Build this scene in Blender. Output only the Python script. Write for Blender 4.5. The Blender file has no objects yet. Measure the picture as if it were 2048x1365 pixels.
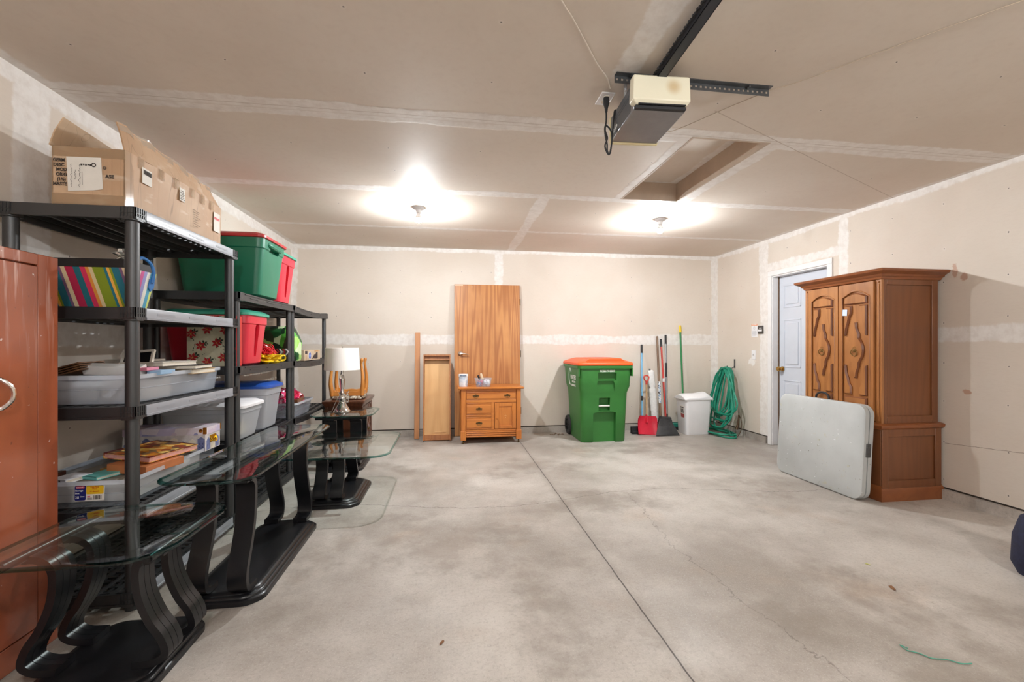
import bpy, bmesh, math, random
from mathutils import Vector, Matrix, noise
PI = math.pi
R = math.radians
random.seed(7)
S = bpy.context.scene
C = S.collection

# ------------------------------------------------------------------ camera
FPX = 870.0
cam = bpy.data.cameras.new('camera')
cam.sensor_width = 36.0
cam.lens = FPX / 2048 * 36.0
cam.shift_y = 7.5 / 2048
cam.clip_start = 0.05
co = bpy.data.objects.new('camera', cam)
C.objects.link(co)
co.location = (0, 0, 1.22)
co.rotation_euler = (R(90), 0, R(-8.11))
S.camera = co

# ------------------------------------------------------------------ light
w = bpy.data.worlds.new('daylight')
S.world = w
w.use_nodes = True
w.node_tree.nodes['Background'].inputs[0].default_value = (0.93, 0.96, 1.0, 1)
w.node_tree.nodes['Background'].inputs[1].default_value = .4
BULB_GLOW = 1600.0
# two unseen fill lights added behind the viewer to brighten the near half
for bx_ in (-.29, 2.15):
    l_ = bpy.data.lights.new('fill_light', 'POINT')
    l_.energy = 34.0; l_.color = (.94, .97, 1.0); l_.shadow_soft_size = .05
    lo_ = bpy.data.objects.new('fill_light', l_); C.objects.link(lo_)
    lo_.location = (bx_, -.25, 2.38)
S.view_settings.view_transform = 'Standard'
S.view_settings.look = 'None'
S.view_settings.gamma = 1
S.view_settings.use_curve_mapping = False
S.view_settings.exposure = .92
S.cycles.use_denoising = True
S.cycles.max_bounces = 10
S.cycles.diffuse_bounces = 8
S.cycles.glossy_bounces = 4
S.cycles.transmission_bounces = 8
S.cycles.transparent_max_bounces = 24
S.cycles.caustics_reflective = False
S.cycles.caustics_refractive = False
S.cycles.sample_clamp_indirect = 6

# ------------------------------------------------------------------ room numbers
XL, XR, YB, YF, H = -2.01, 3.883, 5.95, -1.0, 2.52
CURB = 0.078

# ------------------------------------------------------------------ materials
class NT:
    def __init__(s, name):
        s.m = bpy.data.materials.new(name)
        s.m.use_nodes = True
        s.t = s.m.node_tree
        s.b = s.t.nodes['Principled BSDF']
        s.out = s.t.nodes['Material Output']
    def n(s, typ, **kw):
        x = s.t.nodes.new(typ)
        for k, v in kw.items():
            setattr(x, k, v)
        return x
    def l(s, a, b):
        s.t.links.new(a, b)
    def math(s, op, a, b=None, c=None):
        x = s.n('ShaderNodeMath', operation=op)
        for i, v in enumerate((a, b, c)):
            if v is None: continue
            if isinstance(v, (int, float)): x.inputs[i].default_value = v
            else: s.l(v, x.inputs[i])
        return x.outputs[0]
    def noise(s, vec, scale, detail=4, rough=.5, dim='3D'):
        x = s.n('ShaderNodeTexNoise', noise_dimensions=dim)
        x.inputs['Scale'].default_value = scale
        x.inputs['Detail'].default_value = detail
        x.inputs['Roughness'].default_value = rough
        if vec is not None: s.l(vec, x.inputs['Vector'])
        return x.outputs['Fac']
    def mapping(s, vec, scale=(1, 1, 1), rot=(0, 0, 0), loc=(0, 0, 0)):
        x = s.n('ShaderNodeMapping')
        x.inputs['Scale'].default_value = scale
        x.inputs['Rotation'].default_value = rot
        x.inputs['Location'].default_value = loc
        s.l(vec, x.inputs['Vector'])
        return x.outputs[0]
    def sm(s, v, a, b, lo=0., hi=1.):
        x = s.n('ShaderNodeMapRange', interpolation_type='SMOOTHSTEP')
        s.l(v, x.inputs['Value'])
        x.inputs['From Min'].default_value = a
        x.inputs['From Max'].default_value = b
        x.inputs['To Min'].default_value = lo
        x.inputs['To Max'].default_value = hi
        return x.outputs[0]
    def mix(s, f, a, b):
        x = s.n('ShaderNodeMix', data_type='RGBA')
        for sock, v in ((x.inputs[0], f), (x.inputs[6], a), (x.inputs[7], b)):
            if isinstance(v, (int, float)): sock.default_value = v
            elif isinstance(v, tuple): sock.default_value = (*v, 1) if len(v) == 3 else v
            else: s.l(v, sock)
        return x.outputs[2]
    def obj(s):
        return s.n('ShaderNodeTexCoord').outputs['Object']
    def bump(s, h, strength=.3, dist=.01):
        x = s.n('ShaderNodeBump')
        x.inputs['Strength'].default_value = strength
        x.inputs['Distance'].default_value = dist
        s.l(h, x.inputs['Height'])
        s.l(x.outputs[0], s.b.inputs['Normal'])

def srgb(r, g, b):
    f = lambda c: (c / 255 / 12.92) if c <= 10 else ((c / 255 + .055) / 1.055) ** 2.4
    return (f(r), f(g), f(b))

def plain(name, col, rough=.5, metal=0., spec=.5, var=0., vs=8., bumpv=0., bs=60., coat=0.):
    t = NT(name)
    b = t.b
    b.inputs['Roughness'].default_value = rough
    b.inputs['Metallic'].default_value = metal
    b.inputs['Specular IOR Level'].default_value = spec
    if coat: b.inputs['Coat Weight'].default_value = coat
    if var:
        f = t.sm(t.noise(t.obj(), vs, 5, .6), .3, .7)
        c2 = tuple(max(0, c * (1 - var)) for c in col)
        t.l(t.mix(f, tuple(col), c2), b.inputs['Base Color'])
    else:
        b.inputs['Base Color'].default_value = (*col, 1)
    if bumpv:
        t.bump(t.noise(t.obj(), bs, 3), bumpv, .004)
    return t.m

def wood(name, c1, c2, axis='z', scale=1., rough=.4, dark=None, coat=.15, rings=True, ctr=.45, el=.07):
    t = NT(name)
    st = {'x': (el, 1, 1), 'y': (1, el, 1), 'z': (1, 1, el)}[axis]
    o = t.obj()
    m = t.mapping(o, tuple(v * scale for v in st))
    n1 = t.noise(m, 5, 1.5, .4)
    f = t.math('PINGPONG', t.math('MULTIPLY', n1, 16.0), 1.0)
    f = t.sm(f, .0, .8, 1, 0)
    fine = t.noise(t.mapping(o, tuple(v * scale * (9 if v == 1 else 3) for v in st)), 18, 3, .7)
    big = t.sm(t.noise(o, 1.7 * scale, 2), .3, .7)
    col = t.mix(big, c1, tuple(.55 * p + .45 * q for p, q in zip(c1, c2)))
    col = t.mix(t.math('MULTIPLY', f, ctr), col, c2)
    d = dark or tuple(v * .6 for v in c2)
    col = t.mix(t.sm(fine, .5, .8, 0, ctr * .8), col, d)
    t.l(col, t.b.inputs['Base Color'])
    t.b.inputs['Roughness'].default_value = rough
    t.b.inputs['Coat Weight'].default_value = coat
    t.b.inputs['Coat Roughness'].default_value = .3
    return t.m

def drywall(name, ua, va, stripes, lines=(), spots=(), su=.405, sv=.3, off=(0, 0)):
    """paper coloured board, white joint compound along its seams, screw heads"""
    t = NT(name)
    o = t.obj()
    sep = t.n('ShaderNodeSeparateXYZ')
    t.l(o, sep.inputs[0])
    u, v = sep.outputs['XYZ'.index(ua)], sep.outputs['XYZ'.index(va)]
    nA = t.math('SUBTRACT', t.noise(o, 2.3, 2), .5)
    nB = t.math('SUBTRACT', t.noise(o, 17, 4, .65), .5)
    wob = t.math('ADD', t.math('MULTIPLY', nA, .07), t.math('MULTIPLY', nB, .035))
    mask = None
    for (ax, c, hw, lo, hi) in stripes:
        q, p = (u, v) if ax == 'u' else (v, u)
        d = t.math('ABSOLUTE', t.math('SUBTRACT', q, c))
        d = t.math('ADD', d, wob)
        mk = t.sm(d, hw + .008, hw - .012)
        if lo is not None:
            mk = t.math('MULTIPLY', mk, t.sm(p, lo - .02, lo + .02))
            mk = t.math('MULTIPLY', mk, t.sm(p, hi + .02, hi - .02))
        mask = mk if mask is None else t.math('MAXIMUM', mask, mk)
    paper = t.mix(t.sm(t.noise(o, 1.1, 3), .3, .7), srgb(219, 210, 199), srgb(211, 200, 187))
    paper = t.mix(t.sm(t.noise(t.mapping(o, (1, 1, 6)), 30, 2), .4, .9, 0, .2), paper, srgb(196, 182, 170))
    mud = t.mix(t.sm(nB, -.2, .3), srgb(233, 230, 226), srgb(216, 210, 204))
    m2 = t.math('MULTIPLY', mask, t.sm(t.noise(o, 7, 4, .7), .22, .45, .7, .97))
    col = t.mix(m2, paper, mud)
    for (cu, cv, ru, rv, cl, am) in spots:
        a1 = t.math('DIVIDE', t.math('SUBTRACT', u, cu), ru); a2 = t.math('DIVIDE', t.math('SUBTRACT', v, cv), rv)
        dd = t.math('ADD', t.math('SQRT', t.math('ADD', t.math('MULTIPLY', a1, a1), t.math('MULTIPLY', a2, a2))), t.math('MULTIPLY', nB, 2.2))
        col = t.mix(t.sm(dd, 1.1, .7, 0, am), col, cl)
    # screw heads
    du = t.math('MULTIPLY', t.math('SUBTRACT', t.math('FRACT', t.math('DIVIDE', t.math('ADD', t.math('ADD', u, t.math('MULTIPLY', nA, .02)), off[0]), su)), .5), su)
    dv = t.math('MULTIPLY', t.math('SUBTRACT', t.math('FRACT', t.math('DIVIDE', t.math('ADD', t.math('ADD', v, t.math('MULTIPLY', nA, .16)), off[1]), sv)), .5), sv)
    r2 = t.math('SQRT', t.math('ADD', t.math('MULTIPLY', du, du), t.math('MULTIPLY', dv, dv)))
    col = t.mix(t.sm(r2, .016, .008, 0, .35), col, srgb(224, 216, 208))
    dot = t.sm(r2, .0054, .003, 0, .8)
    dot = t.math('MULTIPLY', dot, t.sm(m2, .5, .1))
    col = t.mix(dot, col, srgb(70, 62, 58))
    for (a, b, wd, colr) in lines:
        dx, dy = b[0] - a[0], b[1] - a[1]
        L = math.hypot(dx, dy); dx /= L; dy /= L
        uu = t.math('SUBTRACT', u, a[0]); vv = t.math('SUBTRACT', v, a[1])
        dist = t.math('ABSOLUTE', t.math('ADD', t.math('SUBTRACT', t.math('MULTIPLY', uu, dy), t.math('MULTIPLY', vv, dx)), t.math('MULTIPLY', nB, .012)))
        al = t.math('ADD', t.math('MULTIPLY', uu, dx), t.math('MULTIPLY', vv, dy))
        mk = t.math('MULTIPLY', t.sm(dist, wd * 1.5, wd * .5, 0, .75), t.math('MULTIPLY', t.sm(al, -.01, .01), t.sm(al, L + .01, L - .01)))
        col = t.mix(mk, col, colr)
    t.l(col, t.b.inputs['Base Color'])
    t.b.inputs['Roughness'].default_value = .62
    t.b.inputs['Specular IOR Level'].default_value = .35
    hgt = t.math('ADD', t.math('MULTIPLY', mask, .5), t.math('MULTIPLY', t.noise(o, 45, 3), .12))
    t.bump(hgt, .35, .006)
    return t.m

def concrete(name, dark=1.0, floor=True):
    t = NT(name)
    o = t.obj()
    sep = t.n('ShaderNodeSeparateXYZ'); t.l(o, sep.inputs[0])
    x, y = sep.outputs[0], sep.outputs[1]
    a = t.noise(o, .75, 6, .62)
    b_ = t.noise(o, 3.2, 6, .7)
    c_ = t.noise(o, 60, 4, .8)
    d_ = t.noise(t.mapping(o, (1, .35, 1), loc=(4, 2, 0)), 1.1, 5, .6)
    col = t.mix(t.sm(a, .34, .64), srgb(150, 142, 134), srgb(190, 184, 177))
    col = t.mix(t.sm(b_, .45, .72, 0, .35), col, srgb(150, 141, 131))
    col = t.mix(t.sm(d_, .55, .72, 0, .55), col, srgb(214, 208, 200))
    col = t.mix(t.sm(t.noise(t.mapping(o, (1, 1, 1), loc=(9, 9, 0)), 1.4, 4, .6), .58, .75, 0, .3), col, srgb(176, 148, 122))
    col = t.mix(t.sm(c_, .45, .75, 0, .42), col, srgb(122, 114, 106))
    col = t.mix(t.sm(t.noise(o, 150, 3, .8), .52, .72, 0, .4), col, srgb(216, 212, 206))
    col = t.mix(t.sm(t.noise(t.mapping(o, loc=(2, 7, 0)), .9, 6, .68), .50, .62, 0, .5), col, srgb(126, 116, 106))
    if floor:
        nz = t.math('SUBTRACT', t.noise(o, 5, 5, .7), .5)
        dj = t.math('ABSOLUTE', t.math('ADD', t.math('SUBTRACT', x, .872), t.math('MULTIPLY', nz, .016)))
        j = t.math('MULTIPLY', t.sm(dj, .0055, .0015, 0, .9), t.sm(y, 5.6, 5.3))
        jh = t.sm(dj, .05, .005, 0, .16)
        # hairline crack running across the slab
        wv = t.math('MULTIPLY', t.math('COSINE', t.math('MULTIPLY', t.math('ADD', x, .98), 2.4)), .11)
        dc = t.math('ABSOLUTE', t.math('ADD', t.math('SUBTRACT', t.math('SUBTRACT', y, 3.36), wv), t.math('MULTIPLY', nz, .12)))
        ck = t.sm(dc, .006, .0015, 0, .5)
        # second crack running towards the viewer
        wv2 = t.math('MULTIPLY', t.math('SINE', t.math('MULTIPLY', y, 2.0)), .07)
        dd = t.math('ABSOLUTE', t.math('ADD', t.math('SUBTRACT', t.math('SUBTRACT', x, 1.42), wv2), t.math('MULTIPLY', nz, .22)))
        ck2 = t.math('MULTIPLY', t.sm(dd, .005, .001, 0, .38), t.sm(y, 3.6, 3.2))
        col = t.mix(jh, col, srgb(110, 100, 92))
        col = t.mix(t.math('MAXIMUM', j, t.math('MAXIMUM', ck, ck2)), col, srgb(52, 45, 40))
    t.l(col, t.b.inputs['Base Color'])
    rr = t.sm(t.noise(o, 2.1, 4), .35, .7, .42, .7)
    t.l(rr, t.b.inputs['Roughness'])
    t.b.inputs['Specular IOR Level'].default_value = .4
    t.bump(t.math('ADD', t.math('MULTIPLY', c_, .5), b_), .25, .004)
    return t.m

def thin_glass(name, tint=(.93, .975, .96), clear=.93, rough=.02):
    t = NT(name)
    t.t.nodes.remove(t.b)
    tr = t.n('ShaderNodeBsdfTransparent'); tr.inputs[0].default_value = (*tint, 1)
    gl = t.n('ShaderNodeBsdfGlossy'); gl.inputs['Roughness'].default_value = rough
    gl.inputs['Color'].default_value = (1, 1, 1, 1)
    fr = t.n('ShaderNodeFresnel')
    bf = t.n('ShaderNodeNewGeometry').outputs['Backfacing']      # same reflectance on both faces of the sheet
    t.l(t.math('SUBTRACT', 1.5, t.math('MULTIPLY', bf, 1.5 - 1 / 1.5)), fr.inputs[0])
    mx = t.n('ShaderNodeMixShader')
    t.l(fr.outputs[0], mx.inputs[0]); t.l(tr.outputs[0], mx.inputs[1]); t.l(gl.outputs[0], mx.inputs[2])
    t.l(mx.outputs[0], t.out.inputs[0])
    return t.m

def film(name, col, alpha=.5, rough=.25, spec=.5):
    """milky translucent plastic"""
    t = NT(name)
    tr = t.n('ShaderNodeBsdfTransparent'); tr.inputs[0].default_value = (.95, .97, 1, 1)
    mx = t.n('ShaderNodeMixShader'); mx.inputs[0].default_value = alpha
    t.b.inputs['Base Color'].default_value = (*col, 1)
    t.b.inputs['Roughness'].default_value = rough
    t.b.inputs['Specular IOR Level'].default_value = spec
    tl = t.n('ShaderNodeBsdfTranslucent'); tl.inputs[0].default_value = (*col, 1)
    m2 = t.n('ShaderNodeMixShader'); m2.inputs[0].default_value = .4
    t.l(t.b.outputs[0], m2.inputs[1]); t.l(tl.outputs[0], m2.inputs[2])
    t.l(tr.outputs[0], mx.inputs[1]); t.l(m2.outputs[0], mx.inputs[2])
    t.l(mx.outputs[0], t.out.inputs[0])
    return t.m

def bands(name, stops, axis, lo, hi, shear=0., saxis='z', wob=.0, rough=.8):
    """woven stripes along an axis; stops = [(pos, colour)]"""
    t = NT(name)
    sep = t.n('ShaderNodeSeparateXYZ'); t.l(t.obj(), sep.inputs[0])
    q = sep.outputs['xyz'.index(axis)]
    if shear:
        q = t.math('ADD', q, t.math('MULTIPLY', sep.outputs['xyz'.index(saxis)], shear))
    f = t.sm(q, lo, hi)
    mr = f.node; mr.interpolation_type = 'LINEAR'
    cr = t.n('ShaderNodeValToRGB'); cr.color_ramp.interpolation = 'CONSTANT'
    e = cr.color_ramp.elements
    while len(e) > 1: e.remove(e[-1])
    e[0].position = 0; e[0].color = (*stops[0][1], 1)
    for p, c in stops[1:32]:
        x = e.new(p); x.color = (*c, 1)
    t.l(f, cr.inputs[0])
    t.l(cr.outputs[0], t.b.inputs['Base Color'])
    t.b.inputs['Roughness'].default_value = rough
    t.bump(t.noise(t.mapping(t.obj(), (1, 1, 9)), 90, 2), .2, .002)
    return t.m

def blotch(name, cols, scale=12., rough=.6, spec=.5):
    t = NT(name)
    o = t.obj()
    v = t.n('ShaderNodeTexVoronoi'); v.inputs['Scale'].default_value = scale
    nn = t.n('ShaderNodeTexNoise'); nn.inputs['Scale'].default_value = scale * .6; t.l(o, nn.inputs['Vector'])
    ad = t.n('ShaderNodeVectorMath', operation='ADD'); t.l(o, ad.inputs[0])
    sc = t.n('ShaderNodeVectorMath', operation='SCALE'); t.l(nn.outputs['Color'], sc.inputs[0]); sc.inputs['Scale'].default_value = 1.2 / scale
    t.l(sc.outputs[0], ad.inputs[1]); t.l(ad.outputs[0], v.inputs['Vector'])
    sp = t.n('ShaderNodeSeparateColor'); t.l(v.outputs['Color'], sp.inputs[0])
    cr = t.n('ShaderNodeValToRGB'); cr.color_ramp.interpolation = 'CONSTANT'
    e = cr.color_ramp.elements
    while len(e) > 1: e.remove(e[-1])
    e[0].color = (*cols[0], 1)
    for i, c in enumerate(cols[1:], 1):
        x = e.new(i / len(cols)); x.color = (*c, 1)
    t.l(sp.outputs[0], cr.inputs[0])
    t.l(cr.outputs[0], t.b.inputs['Base Color'])
    t.b.inputs['Roughness'].default_value = rough
    t.b.inputs['Specular IOR Level'].default_value = spec
    return t.m

def emit(name, col, s):
    t = NT(name)
    t.b.inputs['Base Color'].default_value = (.9, .9, .9, 1)
    t.b.inputs['Emission Color'].default_value = (*col, 1)
    t.b.inputs['Emission Strength'].default_value = s
    return t.m

# ------------------------------------------------------------------ mesh helpers
def fi(bm, n0, mi):
    bm.faces.ensure_lookup_table()
    for i in range(n0, len(bm.faces)): bm.faces[i].material_index = mi

def box(bm, x0, x1, y0, y1, z0, z1, M=None, mi=0):
    n0 = len(bm.faces)
    vs = [Vector((x, y, z)) for z in (z0, z1) for y in (y0, y1) for x in (x0, x1)]
    if M is not None: vs = [M @ v for v in vs]
    v = [bm.verts.new(p) for p in vs]
    for f in ((0, 2, 3, 1), (4, 5, 7, 6), (0, 1, 5, 4), (2, 6, 7, 3), (0, 4, 6, 2), (1, 3, 7, 5)):
        bm.faces.new([v[i] for i in f])
    fi(bm, n0, mi)

def loft(bm, rings, cap0=True, cap1=True, mi=0, closed=True):
    n0 = len(bm.faces)
    R_ = [[bm.verts.new(p) for p in r] for r in rings]
    n = len(R_[0])
    for a, b in zip(R_[:-1], R_[1:]):
        for i in range(n if closed else n - 1):
            j = (i + 1) % n
            bm.faces.new((a[i], a[j], b[j], b[i]))
    if cap0: bm.faces.new(list(reversed(R_[0])))
    if cap1: bm.faces.new(R_[-1])
    fi(bm, n0, mi)

def prism(bm, poly, h0, h1, M=None, mi=0):
    M = M or Matrix()
    loft(bm, [[M @ Vector((x, y, h)) for x, y in poly] for h in (h0, h1)], mi=mi)

def lathe(bm, prof, seg=24, c=(0, 0, 0), M=None, mi=0, cap0=True, cap1=True):
    M = M or Matrix()
    loft(bm, [[M @ (Vector(c) + Vector((r * math.cos(2 * PI * i / seg), r * math.sin(2 * PI * i / seg), z))) for i in range(seg)] for r, z in prof], cap0, cap1, mi)

def cyl(bm, p0, p1, r0, r1=None, seg=16, mi=0):
    p0, p1 = Vector(p0), Vector(p1)
    q = (p1 - p0).to_track_quat('Z', 'Y').to_matrix().to_4x4()
    M = Matrix.Translation(p0) @ q
    r1 = r0 if r1 is None else r1
    lathe(bm, [(r0, 0), (r1, (p1 - p0).length)], seg, M=M, mi=mi)

def tube(bm, pts, r, seg=8, closed=False, mi=0):
    pts = [Vector(p) for p in pts]
    n = len(pts)
    rings = []
    up = None
    for i, p in enumerate(pts):
        if closed: d = pts[(i + 1) % n] - pts[i - 1]
        else: d = pts[min(i + 1, n - 1)] - pts[max(i - 1, 0)]
        d.normalize()
        if up is None:
            up = Vector((0, 0, 1)) if abs(d.z) < .9 else Vector((1, 0, 0))
        a = d.cross(up)
        if a.length < 1e-5: a = d.cross(Vector((0, 1, 0)))
        a.normalize(); b = a.cross(d).normalized(); up = b
        rr = r[i] if isinstance(r, (list, tuple)) else r
        rings.append([p + (a * math.cos(2 * PI * k / seg) + b * math.sin(2 * PI * k / seg)) * rr for k in range(seg)])
    if closed: rings.append(rings[0])
    loft(bm, rings, not closed, not closed, mi)

def spline(pts, k=6, closed=False):
    P = [Vector(p) for p in pts]; n = len(P); out = []
    for i in range(n if closed else n - 1):
        g = (lambda j: P[j % n]) if closed else (lambda j: P[max(0, min(n - 1, j))])
        a, b, c, d = g(i - 1), g(i), g(i + 1), g(i + 2)
        for s in range(k):
            t = s / k
            out.append(.5 * ((2 * b) + (c - a) * t + (2 * a - 5 * b + 4 * c - d) * t * t + (3 * b - a - 3 * c + d) * t ** 3))
    if not closed: out.append(P[-1])
    return out

def rrect(w_, d_, r, z, n=5, cx=0., cy=0.):
    pts = []
    for (sx, sy, a0) in ((1, 1, 0), (-1, 1, 90), (-1, -1, 180), (1, -1, 270)):
        for i in range(n + 1):
            a = R(a0 + 90 * i / n)
            pts.append(Vector((cx + sx * (w_ / 2 - r) + r * math.cos(a), cy + sy * (d_ / 2 - r) + r * math.sin(a), z)))
    return pts

def ico(bm, c, r, sub=1, jit=0., sc=(1, 1, 1), mi=0, fr=6., seed=0):
    n0 = len(bm.faces)
    g = bmesh.ops.create_icosphere(bm, subdivisions=sub, radius=1.)
    for v in g['verts']:
        p = v.co.copy()
        k = 1 + (jit * noise.noise(p * fr * .3 + Vector((seed, seed * 2.1, 0))) * 2 if jit else 0)
        v.co = Vector(c) + Vector((p.x * sc[0], p.y * sc[1], p.z * sc[2])) * r * k
    fi(bm, n0, mi)

def finish(o, bev, segs, sharp=40):
    me = o.data
    me.shade_smooth()
    me.set_sharp_from_angle(angle=R(sharp))
    if bev:
        m = o.modifiers.new('bevel', 'BEVEL'); m.width = bev; m.segments = segs
        m.limit_method = 'ANGLE'; m.angle_limit = R(40); m.harden_normals = False

def obj(name, bm, m, parent=None, bev=0., segs=2, sharp=40, label=None):
    bmesh.ops.recalc_face_normals(bm, faces=bm.faces)
    me = bpy.data.meshes.new(name)
    bm.to_mesh(me); bm.free()
    for x in (m if isinstance(m, (list, tuple)) else [m]): me.materials.append(x)
    o = bpy.data.objects.new(name, me)
    C.objects.link(o)
    if parent is not None: o.parent = parent
    finish(o, bev, segs, sharp)
    if label: o['label'] = label
    return o

def B(): return bmesh.new()

def tag(o, label, cat, group=None):
    o['label'] = label; o['category'] = cat
    if group: o['group'] = group
    return o

def thing(name, label, cat, loc=(0, 0, 0), rot=(0, 0, 0), group=None):
    o = bpy.data.objects.new(name, None)
    o.empty_display_size = .1
    C.objects.link(o)
    o.location = loc; o.rotation_euler = rot
    return tag(o, label, cat, group)

def recentre(o):
    """give a one-mesh thing an origin at its own base"""
    me = o.data
    xs = [v.co for v in me.vertices]
    c = Vector(((min(v.x for v in xs) + max(v.x for v in xs)) / 2, (min(v.y for v in xs) + max(v.y for v in xs)) / 2, min(v.z for v in xs)))
    me.transform(Matrix.Translation(-c)); o.location = c
    return o

def single(name, bm, m, label, cat, group=None, bev=0., segs=2, sharp=40):
    return tag(recentre(obj(name, bm, m, None, bev, segs, sharp)), label, cat, group)

def struct(name, bm, m, bev=0.):
    o = obj(name, bm, m, None, bev); o['kind'] = 'structure'
    return o

def copy_tree(o, parent=None):
    c = o.copy(); C.objects.link(c)
    if parent is not None: c.parent = parent
    for ch in list(o.children): copy_tree(ch, c)
    return c

def text(name, s, size, m, parent, loc, rot=(0, 0, 0), ext=.0006, align='CENTER', sx=1., bold=0., shear=0.):
    cu = bpy.data.curves.new(name, 'FONT')
    cu.body = s; cu.size = size; cu.extrude = ext; cu.align_x = align; cu.align_y = 'CENTER'
    cu.offset = bold; cu.shear = shear; cu.resolution_u = 3
    to = bpy.data.objects.new(name + '_t', cu); C.objects.link(to)
    dg = bpy.context.evaluated_depsgraph_get()
    me = bpy.data.meshes.new_from_object(to.evaluated_get(dg))
    bpy.data.objects.remove(to)
    o = bpy.data.objects.new(name, me); C.objects.link(o)
    me.materials.clear(); me.materials.append(m)
    o.parent = parent; o.location = loc; o.rotation_euler = rot; o.scale = (sx, 1, 1)
    return o

def cut(o, cbm):
    """carve the cutter out of a mesh for good"""
    bmesh.ops.recalc_face_normals(cbm, faces=cbm.faces)
    me = bpy.data.meshes.new('c'); cbm.to_mesh(me); cbm.free()
    c = bpy.data.objects.new('c', me); C.objects.link(c); c.parent = o.parent
    md = o.modifiers.new('b', 'BOOLEAN'); md.operation = 'DIFFERENCE'; md.object = c; md.solver = 'EXACT'
    dg = bpy.context.evaluated_depsgraph_get()
    for m_ in o.modifiers:
        if m_.type == 'BEVEL': m_.show_viewport = False
    dg.update()
    nm = bpy.data.meshes.new_from_object(o.evaluated_get(dg))
    o.modifiers.remove(md); bpy.data.objects.remove(c)
    o.data = nm
    for m_ in o.modifiers: m_.show_viewport = True
    nm.shade_smooth(); nm.set_sharp_from_angle(angle=R(40))

# ------------------------------------------------------------------ palette
BLK = plain('black_lacquer', (.010, .010, .012), .3, spec=.4, var=.3)
BLKP = plain('black_plastic', (.028, .028, .031), .42, spec=.7, var=.3, bumpv=.05)
CHAR = plain('charcoal_plastic', (.05, .05, .052), .5, spec=.6, var=.2, bumpv=.05)
RUB = plain('rubber', (.02, .02, .022), .7)
WHT = plain('white_paint', srgb(232, 231, 230), .45, var=.05)
WPL = plain('white_plastic', srgb(236, 236, 238), .35, var=.03)
STEEL = plain('galvanised_steel', srgb(120, 122, 124), .38, metal=.9, var=.3)
CHROME = plain('chrome', srgb(215, 212, 208), .12, metal=1.)
BRASS = plain('brass', srgb(205, 165, 95), .25, metal=1.)
DBRASS = plain('dark_brass', srgb(110, 88, 55), .4, metal=.9, var=.4, vs=60)
PAPER = plain('paper', srgb(226, 222, 214), .8, var=.06, vs=20)
INK = plain('ink', srgb(60, 52, 48), .8)
WINK = plain('white_ink', srgb(240, 240, 236), .6)
def cardboard(name, c1, c2):
    t = NT(name); o = t.obj()
    base = t.mix(t.sm(t.noise(o, 3, 3), .3, .7), c1, c2)
    n1 = t.noise(t.mapping(o, (5, 5, .12)), 2.2, 1, .4)
    f = t.math('ABSOLUTE', t.math('SUBTRACT', t.math('FRACT', t.math('MULTIPLY', n1, 6)), .5))
    base = t.mix(t.sm(f, .022, .005, 0, .5), base, tuple(v * .45 for v in c2))
    base = t.mix(t.sm(t.noise(t.mapping(o, (1, 1, 3)), 8, 4), .56, .7, 0, .4), base, srgb(222, 206, 186))
    t.l(base, t.b.inputs['Base Color']); t.b.inputs['Roughness'].default_value = .62
    t.bump(t.math('ADD', t.noise(t.mapping(o, (1, 1, .3)), 25, 3), t.math('MULTIPLY', f, .6)), .3, .006)
    return t.m
CARD = cardboard('cardboard', srgb(198, 168, 138), srgb(180, 146, 114))
CARD2 = cardboard('cardboard_inside', srgb(206, 178, 146), srgb(184, 150, 116))
TAPE = film('packing_tape', srgb(214, 186, 148), .35, .12, .8)

# ------------------------------------------------------------------ room shell
EDGE = srgb(120, 104, 92)
dw_ceil = drywall('drywall_ceiling', 'X', 'Y',
    [('v', 2.53, .085, None, None), ('v', 3.735, .06, None, None), ('v', 4.93, .038, None, None), ('v', YB, .03, None, None),
     ('u', XL, .06, None, None), ('u', XR, .05, None, None), ('u', .83, .055, 3.73, YB), ('u', .83, .06, .8, 2.02),
     ('u', 1.5, .07, 2.5, 3.73), ('u', 2.06, .09, 2.5, 3.73)],
    lines=[((1.457, 2.233), (3.92, 3.353), .0028, srgb(170, 154, 138)), ((XL, 2.55), (XR, 2.55), .004, srgb(212, 205, 197)), ((XL, 2.515), (XR, 2.515), .003, srgb(190, 180, 170))],
    su=.61, sv=.4, off=(.1, .05))
bm = B()
hx0, hx1, hy0, hy1, hz = 1.503, 2.045, 2.535, 3.705, H + .16
T = .06
for a in ((XL - .1, hx0, YF, YB + .1), (hx1, XR + .1, YF, YB + .1), (hx0, hx1, YF, hy0), (hx0, hx1, hy1, YB + .1)):
    box(bm, *a, H, H + .14)
box(bm, hx0 - .02, hx1 + .02, hy0 - .02, hy1 + .02, hz, hz + .03)
struct('ceiling', bm, dw_ceil)
# lining boards and casing of the attic hatch
bm = B()
LIN = plain('hatch_board', srgb(196, 178, 160), .7, var=.12)
for a in ((hx0 + .001, hx0 + .015, hy0, hy1), (hx1 - .015, hx1 - .001, hy0, hy1), (hx0 + .015, hx1 - .015, hy0, hy0 + .014), (hx0 + .015, hx1 - .015, hy1 - .014, hy1)):
    box(bm, *a, H - .001, hz)
struct('trim_1', bm, LIN)

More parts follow.
